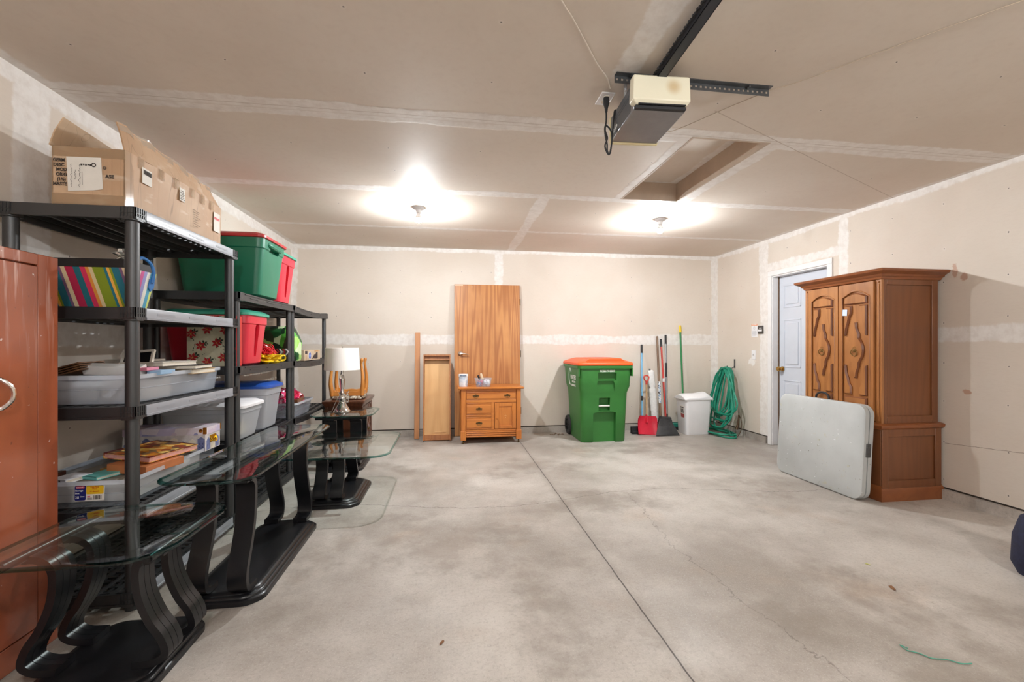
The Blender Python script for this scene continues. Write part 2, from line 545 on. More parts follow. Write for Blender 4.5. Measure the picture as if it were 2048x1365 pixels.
dw_back = drywall('drywall_back', 'X', 'Z',
    [('v', 1.29, .068, None, None), ('v', H, .05, None, None), ('u', XL, .06, None, None), ('u', XR, .06, None, None), ('u', .665, .058, 1.29, H)],
    su=.405, sv=.31, off=(.05, .12))
bm = B(); box(bm, XL - .1, XR + .1, YB, YB + .1, CURB + .014, H); struct('wall_back', bm, dw_back)
dw_left = drywall('drywall_left', 'Y', 'Z',
    [('v', 1.29, .085, None, None), ('v', H, .09, None, None), ('u', YB, .06, None, None), ('u', 2.42, .1, None, None)], su=.405, sv=.31)
bm = B(); box(bm, XL - .1, XL, YF, YB, CURB + .014, H); struct('wall_left', bm, dw_left)
dy0, dy1, dh = 4.0, 4.80, 2.06
dw_right = drywall('drywall_right', 'Y', 'Z',
    [('v', 1.3, .06, YF, 3.8), ('v', H, .05, None, None), ('u', YB, .065, None, None), ('u', 4.94, .075, 0, H), ('v', 2.17, .05, 3.8, 5.0),
     ('u', 3.83, .055, 1.3, H)],
    lines=[((2.3, .49), (2.93, .44), .002, EDGE)],
    spots=[(2.86, 1.80, .02, .07, srgb(176, 120, 88), .6), (2.80, 1.74, .03, .03, srgb(170, 112, 80), .6), (2.78, .86, .03, .02, srgb(180, 120, 84), .6), (5.15, 1.0, .07, .05, srgb(232, 230, 226), .9)], su=.405, sv=.31, off=(.1, .0))
bm = B()
box(bm, XR, XR + .14, YF, dy0, CURB + .014, H)
box(bm, XR, XR + .14, dy1, YB, CURB + .014, H)
box(bm, XR, XR + .14, dy0, dy1, dh, H)
struct('wall_right', bm, dw_right)
conc = concrete('concrete_floor')
curbm = concrete('concrete_curb', floor=False)
bm = B(); box(bm, XL - .3, XR + .5, YF - 3, YB + .3, -.12, 0); struct('floor', bm, conc)
GAP = plain('gap_shade_strip', srgb(60, 52, 45), .9)  # dark strip: shade of the gap under the drywall put into its colour
def curb(name, a):
    bm = B(); box(bm, *a, 0, CURB, mi=0)
    g = .006
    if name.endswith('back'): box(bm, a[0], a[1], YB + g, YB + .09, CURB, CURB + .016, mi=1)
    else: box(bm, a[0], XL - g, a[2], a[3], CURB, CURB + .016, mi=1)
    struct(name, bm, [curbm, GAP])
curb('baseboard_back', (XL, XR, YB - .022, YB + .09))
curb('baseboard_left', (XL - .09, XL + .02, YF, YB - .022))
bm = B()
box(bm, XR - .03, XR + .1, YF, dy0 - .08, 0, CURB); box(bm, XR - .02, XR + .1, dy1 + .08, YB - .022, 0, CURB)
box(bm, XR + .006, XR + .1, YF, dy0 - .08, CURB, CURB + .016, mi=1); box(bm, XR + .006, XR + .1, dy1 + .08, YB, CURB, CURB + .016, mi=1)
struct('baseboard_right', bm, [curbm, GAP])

# closed sectional garage door behind the viewer
bm = B()
box(bm, XL - .1, XL + .45, YF - .1, YF, 0, H); box(bm, XR - .55, XR + .14, YF - .1, YF, 0, H); box(bm, XL + .45, XR - .55, YF - .1, YF, 2.2, H)
struct('wall_front', bm, dw_back)
bm = B()
for k in range(4): box(bm, XL + .45, XR - .55, YF - .08, YF - .03, .552 * k + .004, .552 * k + .548)
struct('door_2', bm, plain('garage_door_white', srgb(226, 226, 224), .45, var=.05))

# ------------------------------------------------------------------ door in the right wall (local: x = into the wall, y = along it)
DOORP = plain('door_paint', srgb(206, 212, 222), .4, var=.04)
d1 = thing('door_1', 'pale blue-grey six-panel house door in the white frame', 'door', (XR, 4.4, 0))
d1['kind'] = 'structure'
bm = B()
box(bm, .085, .125, -.385, .385, .02, dh - .025)
for (y0, y1) in ((-.31, -.05), (.05, .31)):
    for (z0, z1) in ((.22, .8), (.95, 1.52), (1.66, 1.93)):
        for a in ((y0, y1, z0, z0 + .014), (y0, y1, z1 - .014, z1), (y0, y0 + .014, z0, z1), (y1 - .014, y1, z0, z1)):
            box(bm, .079, .086, *a)
        box(bm, .078, .086, y0 + .04, y1 - .04, z0 + .04, z1 - .04)
obj('door_panel', bm, DOORP, d1, .004)
bm = B()
hw_ = .4
for s in (-1, 1):
    box(bm, -.0005, .13, s * hw_ - .012, s * hw_ + .004, 0, dh - .02)
box(bm, -.0005, .13, -hw_ - .004, hw_ + .004, dh - .02, dh + .004)
for s in (-1, 1):
    y0, y1 = sorted((s * (hw_ - .005), s * (hw_ + .055)))
    box(bm, -.016, .0, y0, y1, 0, dh - .005)
box(bm, -.0162, 0, -hw_ - .055, hw_ + .055, dh - .005, dh + .055)
obj('door_frame', bm, WHT, d1, .003)
bm = B(); box(bm, .075, .09, .378, .39, .0, dh - .02); box(bm, .075, .09, -.39, .39, .0, .018)
obj('weather_strip', bm, plain('brown_strip', srgb(96, 70, 48), .7), d1)
bm = B()
prof = [(.0, 0), (.03, 0), (.03, .005), (.012, .01), (.01, .03), (.024, .038), (.03, .052), (.024, .064), (.0, .067)]
lathe(bm, prof, 20, M=Matrix.Translation((.079, .325, .93)) @ Matrix.Rotation(R(-90), 4, 'Y'), cap0=False, cap1=False)
obj('door_knob', bm, BRASS, d1)
bm = B(); box(bm, .072, .092, .386, .391, 1.16, 1.22); box(bm, .072, .092, .386, .391, 1.24, 1.27)
obj('strike_plate', bm, BRASS, d1)

# ------------------------------------------------------------------ ceiling bulbs
BULBM = emit('lit_bulb', (.93, .97, 1.0), BULB_GLOW)
def ceiling_bulb(x, y, label):
    t = thing('ceiling_light', label, 'light', (x, y, H), group='bare bulbs on the ceiling')
    bm = B(); lathe(bm, [(.0, 0), (.055, 0), (.056, -.01), (.046, -.02), (.028, -.028), (.024, -.055), (.0, -.055)], 28, cap0=False, cap1=False)
    obj('lamp_holder', bm, WPL, t)
    bm = B(); lathe(bm, [(.0365, -.1075), (.0368, -.104), (.033, -.092), (.021, -.073), (.014, -.0555), (0, -.0555)], 24, cap1=False)
    obj('bulb_collar', bm, WPL, t)
    bm = B(); lathe(bm, [(.0, -.1435), (.012, -.142), (.023, -.137), (.031, -.127), (.0345, -.116), (.0355, -.1078), (0, -.1078)], 24, cap0=False, cap1=False)
    obj('bulb', bm, BULBM, t)
    return t
ceiling_bulb(-.294, 4.2, 'bare lit bulb in a white holder, on the left above the leaning wood door')
ceiling_bulb(2.15, 4.235, 'bare lit bulb in a white holder, on the right nearer the white-framed door')

# ------------------------------------------------------------------ plastic shelving
SHM = plain('shelf_plastic', (.017, .018, .020), .46, spec=.5, var=.25, vs=5, bumpv=.06, bs=40)
SHM.node_tree.nodes['Principled BSDF'].inputs['IOR'].default_value = 1.75
RAILM = plain('grey_rail_plastic', srgb(150, 154, 162), .38, spec=.6, var=.08, vs=6)
def shelf_bm(L, W, th, sag, grid):
    """tray with ribs; local x across the depth (W), y along the length (L)"""
    bm = B()
    z = lambda y: -sag * (1 - (2 * y / L) ** 2)
    seg = 12
    hw, hl = W / 2, L / 2
    def strip(x0, x1, y0, y1, z0, z1):
        n = max(1, round((y1 - y0) / L * seg)) if sag else 1
        rings = []
        for i in range(n + 1):
            y = y0 + (y1 - y0) * i / n
            dz = z(y)
            rings.append([Vector((x0, y, z0 + dz)), Vector((x1, y, z0 + dz)), Vector((x1, y, z1 + dz)), Vector((x0, y, z1 + dz))])
        loft(bm, rings)
    # rims
    strip(-hw, -hw + .012, -hl, hl, -th, 0)
    strip(hw - .012, hw, -hl, hl, -th, 0)
    strip(hw - .002, hw + .004, -hl, hl, -th, -th + .011)
    strip(hw - .002, hw + .0035, -hl + .08, hl - .08, -.012, -.006)
    for s in (-1, 1):
        y0, y1 = sorted((s * hl, s * (hl - .012)))
        box(bm, -hw, hw, y0, y1, -th + z(y0), z(y0))
        y0, y1 = sorted((s * (hl + .004), s * (hl - .004)))
        box(bm, -hw, hw, y0, y1, -th, -th + .01)
    # embossed bars on the long rim
    for k in range(3):
        yc = (k - 1) * L * .28
        strip(hw, hw + .003, yc - .07, yc + .07, -.030, -.024)
    # top grid
    nb = 8
    for k in range(nb):
        xc = -hw + .035 + (W - .07) * k / (nb - 1)
        strip(xc - .012, xc + .012, -hl + .01, hl - .01, -.008, -.001)
        if k % 2 == 0: strip(xc - .003, xc + .003, -hl + .01, hl - .01, -.03, -.002)
    nc = 19
    for k in range(nc):
        yc = -hl + .03 + (L - .06) * k / (nc - 1)
        box(bm, -hw + .01, hw - .01, yc - .007, yc + .007, -.012 + z(yc), -.002 + z(yc))
    # bowed stiffeners below
    for k in range(3):
        xc = -hw + W * (k + 1) / 4
        pts = []
        n = 10
        rings = []
        for i in range(n + 1):
            y = -hl + .02 + (L - .04) * i / n
            d = .03 + .02 * math.sin(PI * i / n)
            rings.append([Vector((xc - .006, y, -d + z(y))), Vector((xc + .006, y, -d + z(y))), Vector((xc + .006, y, -.003 + z(y))), Vector((xc - .006, y, -.003 + z(y)))])
        loft(bm, rings)
    # corner sockets
    for sx in (-1, 1):
        for sy in (-1, 1):
            cx, cy = sx * (hw - .032), sy * (hl - .032)
            loft(bm, [rrect(.066, .066, .018, zz, 4, cx, cy) for zz in (-th - .001, .001)])
            loft(bm, [rrect(.07, .07, .02, zz, 4, cx, cy) for zz in (-th - .005, -th + .001)])
            if grid:
                for q in range(5):
                    o_ = -.028 + .014 * q
                    y0 = cy + sy * .033
                    box(bm, cx + o_ - .0012, cx + o_ + .0012, *sorted((y0, y0 + sy * .003)), -th, 0)
                    x0 = cx + sx * .033
                    box(bm, *sorted((x0, x0 + sx * .003)), cy + o_ - .0012, cy + o_ + .0012, -th, 0)
                y0 = cy + sy * .033
                box(bm, cx - .03, cx + .03, *sorted((y0, y0 + sy * .003)), -th / 2 - .0012, -th / 2 + .0012)
                x0 = cx + sx * .033
                box(bm, *sorted((x0, x0 + sx * .003)), cy - .03, cy + .03, -th / 2 - .0012, -th / 2 + .0012)
    return bm

def shelving(x0, x1, y0, y1, levels, label, th=.055, sag=0., grid=False, rp=.021):
    t = thing('shelving_unit', label, 'shelving unit', ((x0 + x1) / 2, (y0 + y1) / 2, 0))
    L, W = y1 - y0, x1 - x0
    for i, z in enumerate(levels):
        o = obj('shelf', shelf_bm(L, W, th, sag if i else 0, grid), SHM, t)
        o.location = (0, 0, z)
        if grid:
            bm = B()
            a = L / 2 - .068
            loft(bm, [[Vector((W / 2 + x, y, zz)) for y in (-a, a)] + [Vector((W / 2 + x, y, zz + h)) for y, h in ((a, 0), (-a, 0))][:0] + [Vector((W / 2 - .001, a, zz)), Vector((W / 2 - .001, -a, zz))] for x, zz in ((.006, -th + .001), (.007, -th + .010), (.0045, -th + .012), (.0045, -.004), (.003, -.001))])
            for k in range(3):
                yc = (k - 1) * L * .28
                box(bm, W / 2 + .004, W / 2 + .0058, yc - .07, yc + .07, -.030, -.020)
            obj('front_rail', bm, RAILM, o)
    for sx in (-1, 1):
        for sy in (-1, 1):
            bm = B()
            cx, cy = sx * (W / 2 - .034), sy * (L / 2 - .034)
            zs = [0] + list(levels)
            for a, b in zip(zs[:-1], zs[1:]):
                if b - th - a > .01:
                    cyl(bm, (cx, cy, a + .001 if a else 0), (cx, cy, b - th - .004), rp, seg=20)
            if not levels[0] - th > .01: pass
            obj('post', bm, SHM, t)
    return t
shelving(-1.975, -1.42, 2.205, 3.165, [.085, .464, .936, 1.392, 1.85], 'tall five-shelf black plastic shelving unit nearest the orange cabinet', grid=True, rp=.027)
shelving(-1.985, -1.42, 3.195, 4.235, [.07, .54, 1.07, 1.582], 'four-shelf black plastic shelving unit in the middle, holding the holiday totes', sag=.004)
shelving(-1.985, -1.42, 4.25, 5.36, [.07, .54, 1.07, 1.582], 'four-shelf black plastic shelving unit with an empty top, nearest the back wall', sag=.02)

# ------------------------------------------------------------------ orange steel cabinet
t = NT('orange_enamel')
o_ = t.obj(); sp = t.n('ShaderNodeSeparateXYZ'); t.l(o_, sp.inputs[0])
base = t.mix(t.sm(t.noise(o_, 2.2, 4), .3, .7), srgb(164, 88, 56), srgb(140, 70, 45))
streak = t.sm(t.noise(t.mapping(o_, (1, 14, 1.2)), 3.5, 3), .55, .72)
streak = t.math('MULTIPLY', streak, t.sm(sp.outputs[2], 1.0, 1.6, 0, .5))
base = t.mix(streak, base, srgb(222, 190, 178))
base = t.mix(t.sm(t.noise(o_, 55, 2), .72, .78, 0, .7), base, srgb(90, 50, 40))
base = t.mix(t.sm(t.noise(t.mapping(o_, loc=(3, 3, 3)), 40, 2), .74, .79, 0, .8), base, srgb(226, 206, 196))
t.l(base, t.b.inputs['Base Color']); t.b.inputs['Roughness'].default_value = .22
t.b.inputs['Coat Weight'].default_value = .5; t.b.inputs['Coat Roughness'].default_value = .12
ORG = t.m
cb = thing('storage_cabinet', 'tall glossy orange-brown steel cabinet with paint drips at the left edge', 'cabinet', (-1.805, 1.56, 0))
bm = B()
box(bm, -.195, .17, -.5, .5, 0, 1.58)
for a in ((.41, .5, 0, 1.58), (-.5, -.41, 0, 1.58), (-.41, .41, 1.535, 1.58), (-.41, .41, 0, .1)):
    box(bm, .17, .19, *a)
obj('body', bm, ORG, cb, .003)
for s in (-1, 1):
    bm = B(); y0, y1 = sorted((s * .406, s * .003)); box(bm, .172, .193, y0, y1, .105, 1.53)
    dr = obj('door', bm, ORG, cb, .003)
    bm = B()
    hy_ = .235 if s > 0 else -.10
    tube(bm, spline([(.193, hy_, .985), (.215, hy_ + .005, .99), (.232, hy_ + .02, 1.015), (.236, hy_ + .025, 1.042), (.23, hy_ + .02, 1.07), (.213, hy_ + .005, 1.095), (.193, hy_, 1.10)], 5), .007, 8)
    for z in (.985, 1.10): cyl(bm, (.191, hy_, z), (.197, hy_, z), .014, seg=14)
    obj('handle', bm, CHROME, dr)

# ------------------------------------------------------------------ glass tables on bent black legs
GL = thin_glass('table_glass')
GE = thin_glass('table_glass_edge', (.12, .36, .33), rough=.05)
def oct_ring(hx, hy, c, r, z):
    """rectangle with clipped, softened corners"""
    P = [(hx, hy - c), (hx - c, hy), (-hx + c, hy), (-hx, hy - c), (-hx, -hy + c), (-hx + c, -hy), (hx - c, -hy), (hx, -hy + c)]
    out = []
    n = len(P)
    for i, p in enumerate(P):
        p = Vector(p); a = Vector(P[i - 1]); b = Vector(P[(i + 1) % n])
        k = min(r, (a - p).length * .45, (b - p).length * .45)
        s0 = p + (a - p).normalized() * k; s1 = p + (b - p).normalized() * k
        for j in range(5):
            q = j / 4
            out.append(s0 * (1 - q) ** 2 + p * 2 * q * (1 - q) + s1 * q * q)
    return [Vector((p.x, p.y, z)) for p in out]

def bent_leg(path, v0, v1, th):
    """ribbon along path (u, z) between v0 and v1"""
    P = spline([(u, 0, z) for u, z in path], 7)
    bm = B()
    n = len(P)
    for (a, b, ins) in ((v0, v1, 0.),):
        rings = []
        for i, p in enumerate(P):
            d = (P[min(i + 1, n - 1)] - P[max(i - 1, 0)]).normalized()
            nn = Vector((-d.z, 0, d.x)) * th / 2
            g = .0025
            w_ = b - a
            ring = [p + nn + Vector((0, a, 0)), p + nn + Vector((0, a + w_ * .32, 0)), p + nn * .7 + Vector((0, a + w_ * .335, 0)), p + nn + Vector((0, a + w_ * .35, 0)),
                    p + nn + Vector((0, a + w_ * .65, 0)), p + nn * .7 + Vector((0, a + w_ * .665, 0)), p + nn + Vector((0, a + w_ * .68, 0)), p + nn + Vector((0, b, 0)),
                    p - nn + Vector((0, b, 0)), p - nn + Vector((0, a, 0))]
            rings.append(ring)
        loft(bm, rings)
    return bm

def glass_table(label, loc, rz, hu, hv, Hh, ub, bu, bv, lv, lw, gap, corner=.09, go=0., bul=.0):
    """u = across the two rails, v = along them"""
    t = thing('glass_table', label, 'table', (loc[0], loc[1], 0), (0, 0, rz))
    # base with stepped moulding
    bm = B()
    c = .06
    steps = [(0, 0), (0, .02), (.006, .026), (.012, .027), (.014, .034), (.022, .04), (.03, .041), (.034, .047), (.048, .052), (.06, .053)]
    loft(bm, [oct_ring(bu - i, bv - i, c, .03, z) for i, z in steps])
    obj('base', bm, BLK, t)
    for s in (-1, 1):
        bm = B()
        cyl(bm, (s * ub, -lv, Hh - .0185), (s * ub, lv, Hh - .0185), .018, seg=20)
        for q in (-1, 1): cyl(bm, (s * ub, q * (lv + .004), Hh - .0185), (s * ub, q * lv, Hh - .0185), .013, seg=16)
        obj('rail', bm, BLK, t)
        for q in (-1, 1):
            vm = q * gap
            a, b = vm - lw / 2, vm + lw / 2
            k = ub
            zt = Hh - .037
            path = [(k + .005, zt + .005), (k - .04, zt + .003), (k - .078, zt - .022), (k - .09, zt - .07), (k - .08, zt * .66), (k - .046, zt * .47),
                    (k - .012 + bul, zt * .34), (k + .004 + bul, zt * .23), (k - .008 + bul, .084), (k - .045 + bul, .069), (k - .10, .067)]
            P = [(s * u, z) for u, z in path]
            obj('leg', bent_leg(P, a, b, .026), BLK, t)
    bm = B()
    z0, z1 = Hh, Hh + .013
    rings = [oct_ring(hu - .004, hv - .004, corner, .07, z0), oct_ring(hu, hv, corner, .07, z0 + .003), oct_ring(hu, hv, corner, .07, z1 - .003), oct_ring(hu - .012, hv - .012, corner, .07, z1)]
    rings = [[p + Vector((go, 0, 0)) for p in r_] for r_ in rings]
    loft(bm, rings)
    bm.faces.ensure_lookup_table()
    for f in bm.faces:
        if len(f.verts) == 4: f.material_index = 1
    obj('glass_top', bm, [GL, GE], t, sharp=20)
    return t
glass_table('small glass-topped end table on black bent legs, in front of the orange cabinet', (-1.25, 1.86), 0, .295, .285, .50, .22, .215, .235, .205, .085, .082, bul=.004)
glass_table('long narrow glass sofa table on black bent legs, beside the tall shelving', (-1.065, 2.655), R(90), .69, .205, .62, .47, .475, .185, .15, .085, .088, corner=.07, go=.055)
glass_table('large low square glass coffee table with black base, its clear top reaching over the floor', (-.905, 3.70), R(90), .475, .465, .405, .29, .32, .225, .2, .085, .062, corner=.085)
glass_table('small glass-topped end table on black legs, carrying the silver lamp', (-1.04, 4.61), R(90), .31, .30, .53, .215, .27, .2, .235, .11, .12)

# ------------------------------------------------------------------ lamp on the far end table
lp = thing('table_lamp', 'polished silver table lamp with a white drum shade on the far glass table', 'lamp', (-1.085, 4.62, .541))
bm = B()
prof = [(0, 0), (.085, 0), (.086, .008), (.075, .014), (.07, .03), (.052, .055), (.036, .085), (.026, .1), (.032, .108), (.04, .125), (.042, .145), (.034, .158), (.026, .165), (.03, .172), (.022, .19),
        (.018, .23), (.026, .3), (.032, .335), (.022, .35), (.026, .356), (.018, .37), (.016, .39), (.0, .39)]
lathe(bm, prof, 28, cap0=False, cap1=False)
obj('lamp_base', bm, CHROME, lp)
bm = B(); cyl(bm, (0, 0, .39), (0, 0, .655), .006); cyl(bm, (0, 0, .39), (0, 0, .43), .014); lathe(bm, [(0, .655), (.006, .655), (.008, .665), (.005, .675), (0, .678)], 12, cap0=False, cap1=False)
for a in (0, 120, 240): tube(bm, [(0, 0, .64), (.155 * math.cos(R(a)), .155 * math.sin(R(a)), .64)], .0015, 6)
obj('lamp_stem', bm, CHROME, lp)
bm = B()
n = 48
ring = lambda r, z: [Vector((r * math.cos(2 * PI * i / n), r * math.sin(2 * PI * i / n), z)) for i in range(n)]
loft(bm, [ring(.172, .425), ring(.160, .648), ring(.157, .648), ring(.169, .425), ring(.172, .425)], False, False)
obj('lamp_shade', bm, plain('shade_linen', srgb(240, 236, 230), .85, bumpv=.1, bs=200), lp, sharp=60)
bm = B()
pts = [(.0, -.0, .16)]
for i in range(40):
    a = i * .75
    pts.append((.048 * math.cos(a) + .02, .035 * math.sin(a) - .02, .12 + .05 * math.sin(a * 1.3) + i * .0012))
pts += [(-.05, -.06, .1), (-.07, -.06, .05), (-.09, -.05, .012), (-.13, -.03, .006)]
tube(bm, spline(pts, 3), .0024, 6)
obj('cord', bm, film('clear_cord', srgb(210, 205, 196), .8), lp)

# ------------------------------------------------------------------ dark nightstand with the upturned stool
DK1, DK2 = srgb(104, 60, 38), srgb(66, 34, 22)
DKW = wood('dark_walnut', DK1, DK2, 'y', 1.5, .3, coat=.3)
DKH = wood('dark_walnut_upright', DK1, DK2, 'z', 1.5, .3, coat=.3)
ns = thing('nightstand', 'dark carved wooden nightstand behind the lamp table, under an upturned stool', 'nightstand', (-1.16, 5.3, 0))
bm = B()
box(bm, -.185, .185, -.28, .28, .03, .54)
box(bm, -.2, .2, -.29, .29, 0, .06)
for s in (-1, 1):
    box(bm, -.2, -.17, *sorted((s * .255, s * .29)), .06, .54); box(bm, .17, .2, *sorted((s * .255, s * .29)), .06, .54)
obj('body', bm, DKH, ns, .004)
bm = B()
loft(bm, [rrect(.40, .60, .01, .535), rrect(.42, .62, .012, .555), rrect(.42, .62, .012, .56), rrect(.45, .65, .014, .578), rrect(.45, .65, .014, .598), rrect(.44, .64, .014, .60)])
obj('top', bm, DKW, ns)
for z0, z1 in ((.42, .525), (.08, .40)):
    bm = B(); box(bm, .186, .2, -.245, .245, z0, z1)
    dr = obj('drawer', bm, DKW, ns, .004)
    bm = B()
    zc = (z0 + z1) / 2
    for s in (-1, 1):
        hh = (z1 - z0) * .38
        tube(bm, spline([(.203, s * .02, zc), (.203, s * .09, zc + hh * .8), (.203, s * .19, zc + hh), (.203, s * .21, zc), (.203, s * .19, zc - hh), (.203, s * .09, zc - hh * .8)], 5, True), .006, 6, True)
        tube(bm, spline([(.203, s * .06, zc), (.203, s * .12, zc + hh * .5), (.203, s * .17, zc), (.203, s * .12, zc - hh * .5)], 5, True), .005, 6, True)
    obj('carving', bm, DKW, dr)
    bm = B(); lathe(bm, [(0, 0), (.012, 0), (.016, .012), (.01, .022), (0, .024)], 14, M=Matrix.Translation((.2, 0, zc)) @ Matrix.Rotation(R(90), 4, 'Y'), cap0=False, cap1=False)
    obj('knob', bm, DBRASS, dr)

OAK1, OAK2 = srgb(206, 138, 62), srgb(176, 104, 40)
OAKZ = wood('honey_oak_upright', OAK1, OAK2, 'z', 1.2, .38)
OAKX = wood('honey_oak', OAK1, OAK2, 'x', 1.2, .38)
st = thing('stool', 'honey wood stool turned upside down on the dark nightstand', 'stool', (-1.155, 5.25, .6015), (0, 0, R(3)))
bm = B()
loft(bm, [rrect(.33, .30, .05, 0), rrect(.36, .33, .06, .012), rrect(.365, .335, .06, .03), rrect(.35, .32, .05, .042)])
obj('cushion', bm, blotch('tapestry', [srgb(190, 180, 160), srgb(120, 98, 80), srgb(214, 206, 188), srgb(150, 130, 108), srgb(96, 84, 74)], 60, .9), st)
bm = B()
for s in (-1, 1):
    # scalloped aprons
    poly = [(-.165, 0), (.165, 0), (.165, .085), (.12, .055), (.06, .045), (0, .052), (-.06, .045), (-.12, .055), (-.165, .085)]
    prism(bm, poly, -.01, .01, Matrix.Translation((0, s * .15, .043)) @ Matrix.Rotation(R(90), 4, 'X'))
    poly = [(p[0] * .9, p[1]) for p in poly]
    prism(bm, poly, -.01, .01, Matrix.Translation((s * .165, 0, .043)) @ Matrix.Rotation(R(90), 4, 'Z') @ Matrix.Rotation(R(90), 4, 'X'))
obj('apron', bm, OAKX, st, .003)
for sx in (-1, 1):
    for sy in (-1, 1):
        bm = B()
        pts = [(0, 0, .043), (.002, .002, .10), (.010, .009, .16), (.010, .009, .24), (.002, .0, .33), (-.006, -.005, .40), (.0, -.0, .445), (.002, .0, .465)]
        pts = [(sx * (.16 + x), sy * (.145 + y), z) for x, y, z in pts]
        tube(bm, spline(pts, 4), [.022, .023, .024, .025, .025, .025, .024, .023, .023, .022, .021, .020, .019, .018, .017, .016, .015, .014, .013, .013, .013, .014, .016, .018, .018, .017, .015, .012, .011][:29], 12)
        obj('leg', bm, OAKZ, st)

# ------------------------------------------------------------------ things along the back wall
PINE1, PINE2 = srgb(214, 164, 104), srgb(188, 132, 74)
pl = thing('wood_plank', 'narrow reddish plank standing upright against the back wall', 'plank', (-.425, 5.745, 0), (R(-7.2), 0, 0))
bm = B(); box(bm, -.032, .032, -.03, .0, .003, 1.39)
obj('board', bm, wood('red_pine', srgb(200, 142, 92), srgb(170, 106, 62), 'z', 1, .5), pl, .003)

PINE = wood('pale_plywood', srgb(222, 178, 122), PINE2, 'z', .9, .5, ctr=.3)
PIND = wood('brown_edge', srgb(176, 116, 66), srgb(140, 84, 46), 'z', 1.5, .5)
sb = thing('shelf_box', 'long shallow pale wooden drawer box standing on end, left of the leaning door', 'box', (-.165, 5.64, 0), (R(-8.3), 0, 0))
bm = B()
box(bm, -.158, .158, -.02, -.01, .02, 1.09)
obj('back_panel', bm, PINE, sb, .001)
bm = B()
for s in (-1, 1): box(bm, *sorted((s * .158, s * .172)), -.13 + .11 * 0 + .0, .03, .003, 1.09)
box(bm, -.158, .158, -.06, .03, .003, .022); box(bm, -.158, .158, -.13, .03, 1.07, 1.09)
box(bm, -.158, .158, -.085, -.06, 1.02, 1.09)
box(bm, -.158, .158, -.05, -.02, .022, .07)
obj('frame', bm, PIND, sb, .002)
bm = B(); box(bm, -.03, .11, -.03, -.02, .095, .11)
obj('cleat', bm, PINE, sb, .002)

DW = wood('oak_veneer', srgb(202, 142, 82), srgb(158, 94, 46), 'z', 1.7, .38, dark=srgb(130, 78, 40), ctr=.75, el=.045)
ld = thing('leaning_door', 'flat oak-veneer slab door leaning on the back wall behind the small cabinet', 'door', (.503, 5.86, 0), (R(-2.2), 0, 0))
bm = B(); box(bm, -.445, .445, -.035, 0, .004, 2.035)
obj('slab', bm, DW, ld, .002)
bm = B()
lathe(bm, [(0, 0), (.033, 0), (.033, .006), (.02, .014), (.014, .03), (.014, .05), (0, .05)], 20, M=Matrix.Translation((-.365, -.035, 1.1)) @ Matrix.Rotation(R(90), 4, 'X'), cap0=False, cap1=False)
tube(bm, spline([(-.365, -.082, 1.1), (-.33, -.086, 1.1), (-.29, -.082, 1.094), (-.262, -.075, 1.088)], 4), [.011] * 5 + [.01] * 4 + [.008] * 4, 10)
obj('lever_handle', bm, CHROME, ld)
for z in (.28, 1.05, 1.76):
    bm = B(); box(bm, .445, .449, -.034, -.004, z, z + .09); cyl(bm, (.45, -.036, z), (.45, -.036, z + .09), .006, seg=10)
    obj('hinge', bm, DBRASS, ld)
bm = B(); cyl(bm, (-.21, -.0355, 2.005), (-.21, -.033, 2.005), .007); box(bm, -.44, -.33, -.0356, -.034, 2.015, 2.03)
obj('peephole_and_scuff', bm, [plain('scuff', srgb(220, 190, 160), .8)], ld)

# small oak commode
OV1, OV2 = srgb(204, 126, 54), srgb(172, 96, 36)
OA = wood('golden_oak', OV1, OV2, 'x', 1.6, .36); OB = wood('golden_oak_upright', OV1, OV2, 'z', 1.6, .36)
cm = thing('washstand_cabinet', 'small golden oak washstand with three drawers and a door, on casters', 'cabinet', (.505, 5.555, 0))
bm = B()
box(bm, -.355, .355, -.18, .18, .075, .67)
for s in (-1, 1):
    x0, x1 = sorted((s * .37, s * .315))
    box(bm, x0, x1, -.2, -.15, .045, .67); box(bm, x0, x1, .15, .19, .045, .67)
    # stepped feet
    x0, x1 = sorted((s * .378, s * .31)); box(bm, x0, x1, -.208, -.15, .045, .16)
obj('body', bm, OB, cm, .004)
bm = B()
for z in (.08, .105, .13): box(bm, -.31, .31, -.196, -.18, z, z + .018)
box(bm, -.31, .31, -.19, -.18, .15, .175)
obj('skirt', bm, OA, cm, .004)
bm = B(); loft(bm, [rrect(.80, .42, .012, .67, cy=-.005), rrect(.82, .44, .014, .68, cy=-.005), rrect(.82, .44, .014, .69, cy=-.005), rrect(.80, .42, .012, .697, cy=-.005)])
obj('top', bm, OA, cm)
def pull(parent, x, z, y):
    bm = B()
    poly = [(-.042, 0), (-.03, .012), (-.02, .008), (-.008, .016), (0, .02), (.008, .016), (.02, .008), (.03, .012), (.042, 0), (.03, -.01), (.018, -.007), (0, -.014), (-.018, -.007), (-.03, -.01)]
    prism(bm, poly, 0, .003, Matrix.Translation((x, y, z)) @ Matrix.Rotation(R(90), 4, 'X'))
    tube(bm, spline([(x - .03, y - .004, z), (x - .028, y - .014, z - .012), (x - .012, y - .018, z - .022), (x + .012, y - .018, z - .022), (x + .028, y - .014, z - .012), (x + .03, y - .004, z)], 4), .003, 6)
    obj('pull', bm, DBRASS, parent)
def drawer(x0, x1, z0, z1, pulls):
    bm = B()
    box(bm, x0, x1, -.192, -.178, z0, z1)
    box(bm, x0, x1, -.2, -.192, z0 + (z1 - z0) * .12, z1 - (z1 - z0) * .2)
    box(bm, x0, x1, -.197, -.19, z0, z0 + .008); box(bm, x0, x1, -.197, -.19, z1 - .01, z1)
    d = obj('drawer', bm, OA, cm, .003)
    for x in pulls: pull(d, x, (z0 + z1) / 2, -.2)
drawer(-.305, .305, .545, .635, (-.19, .2))
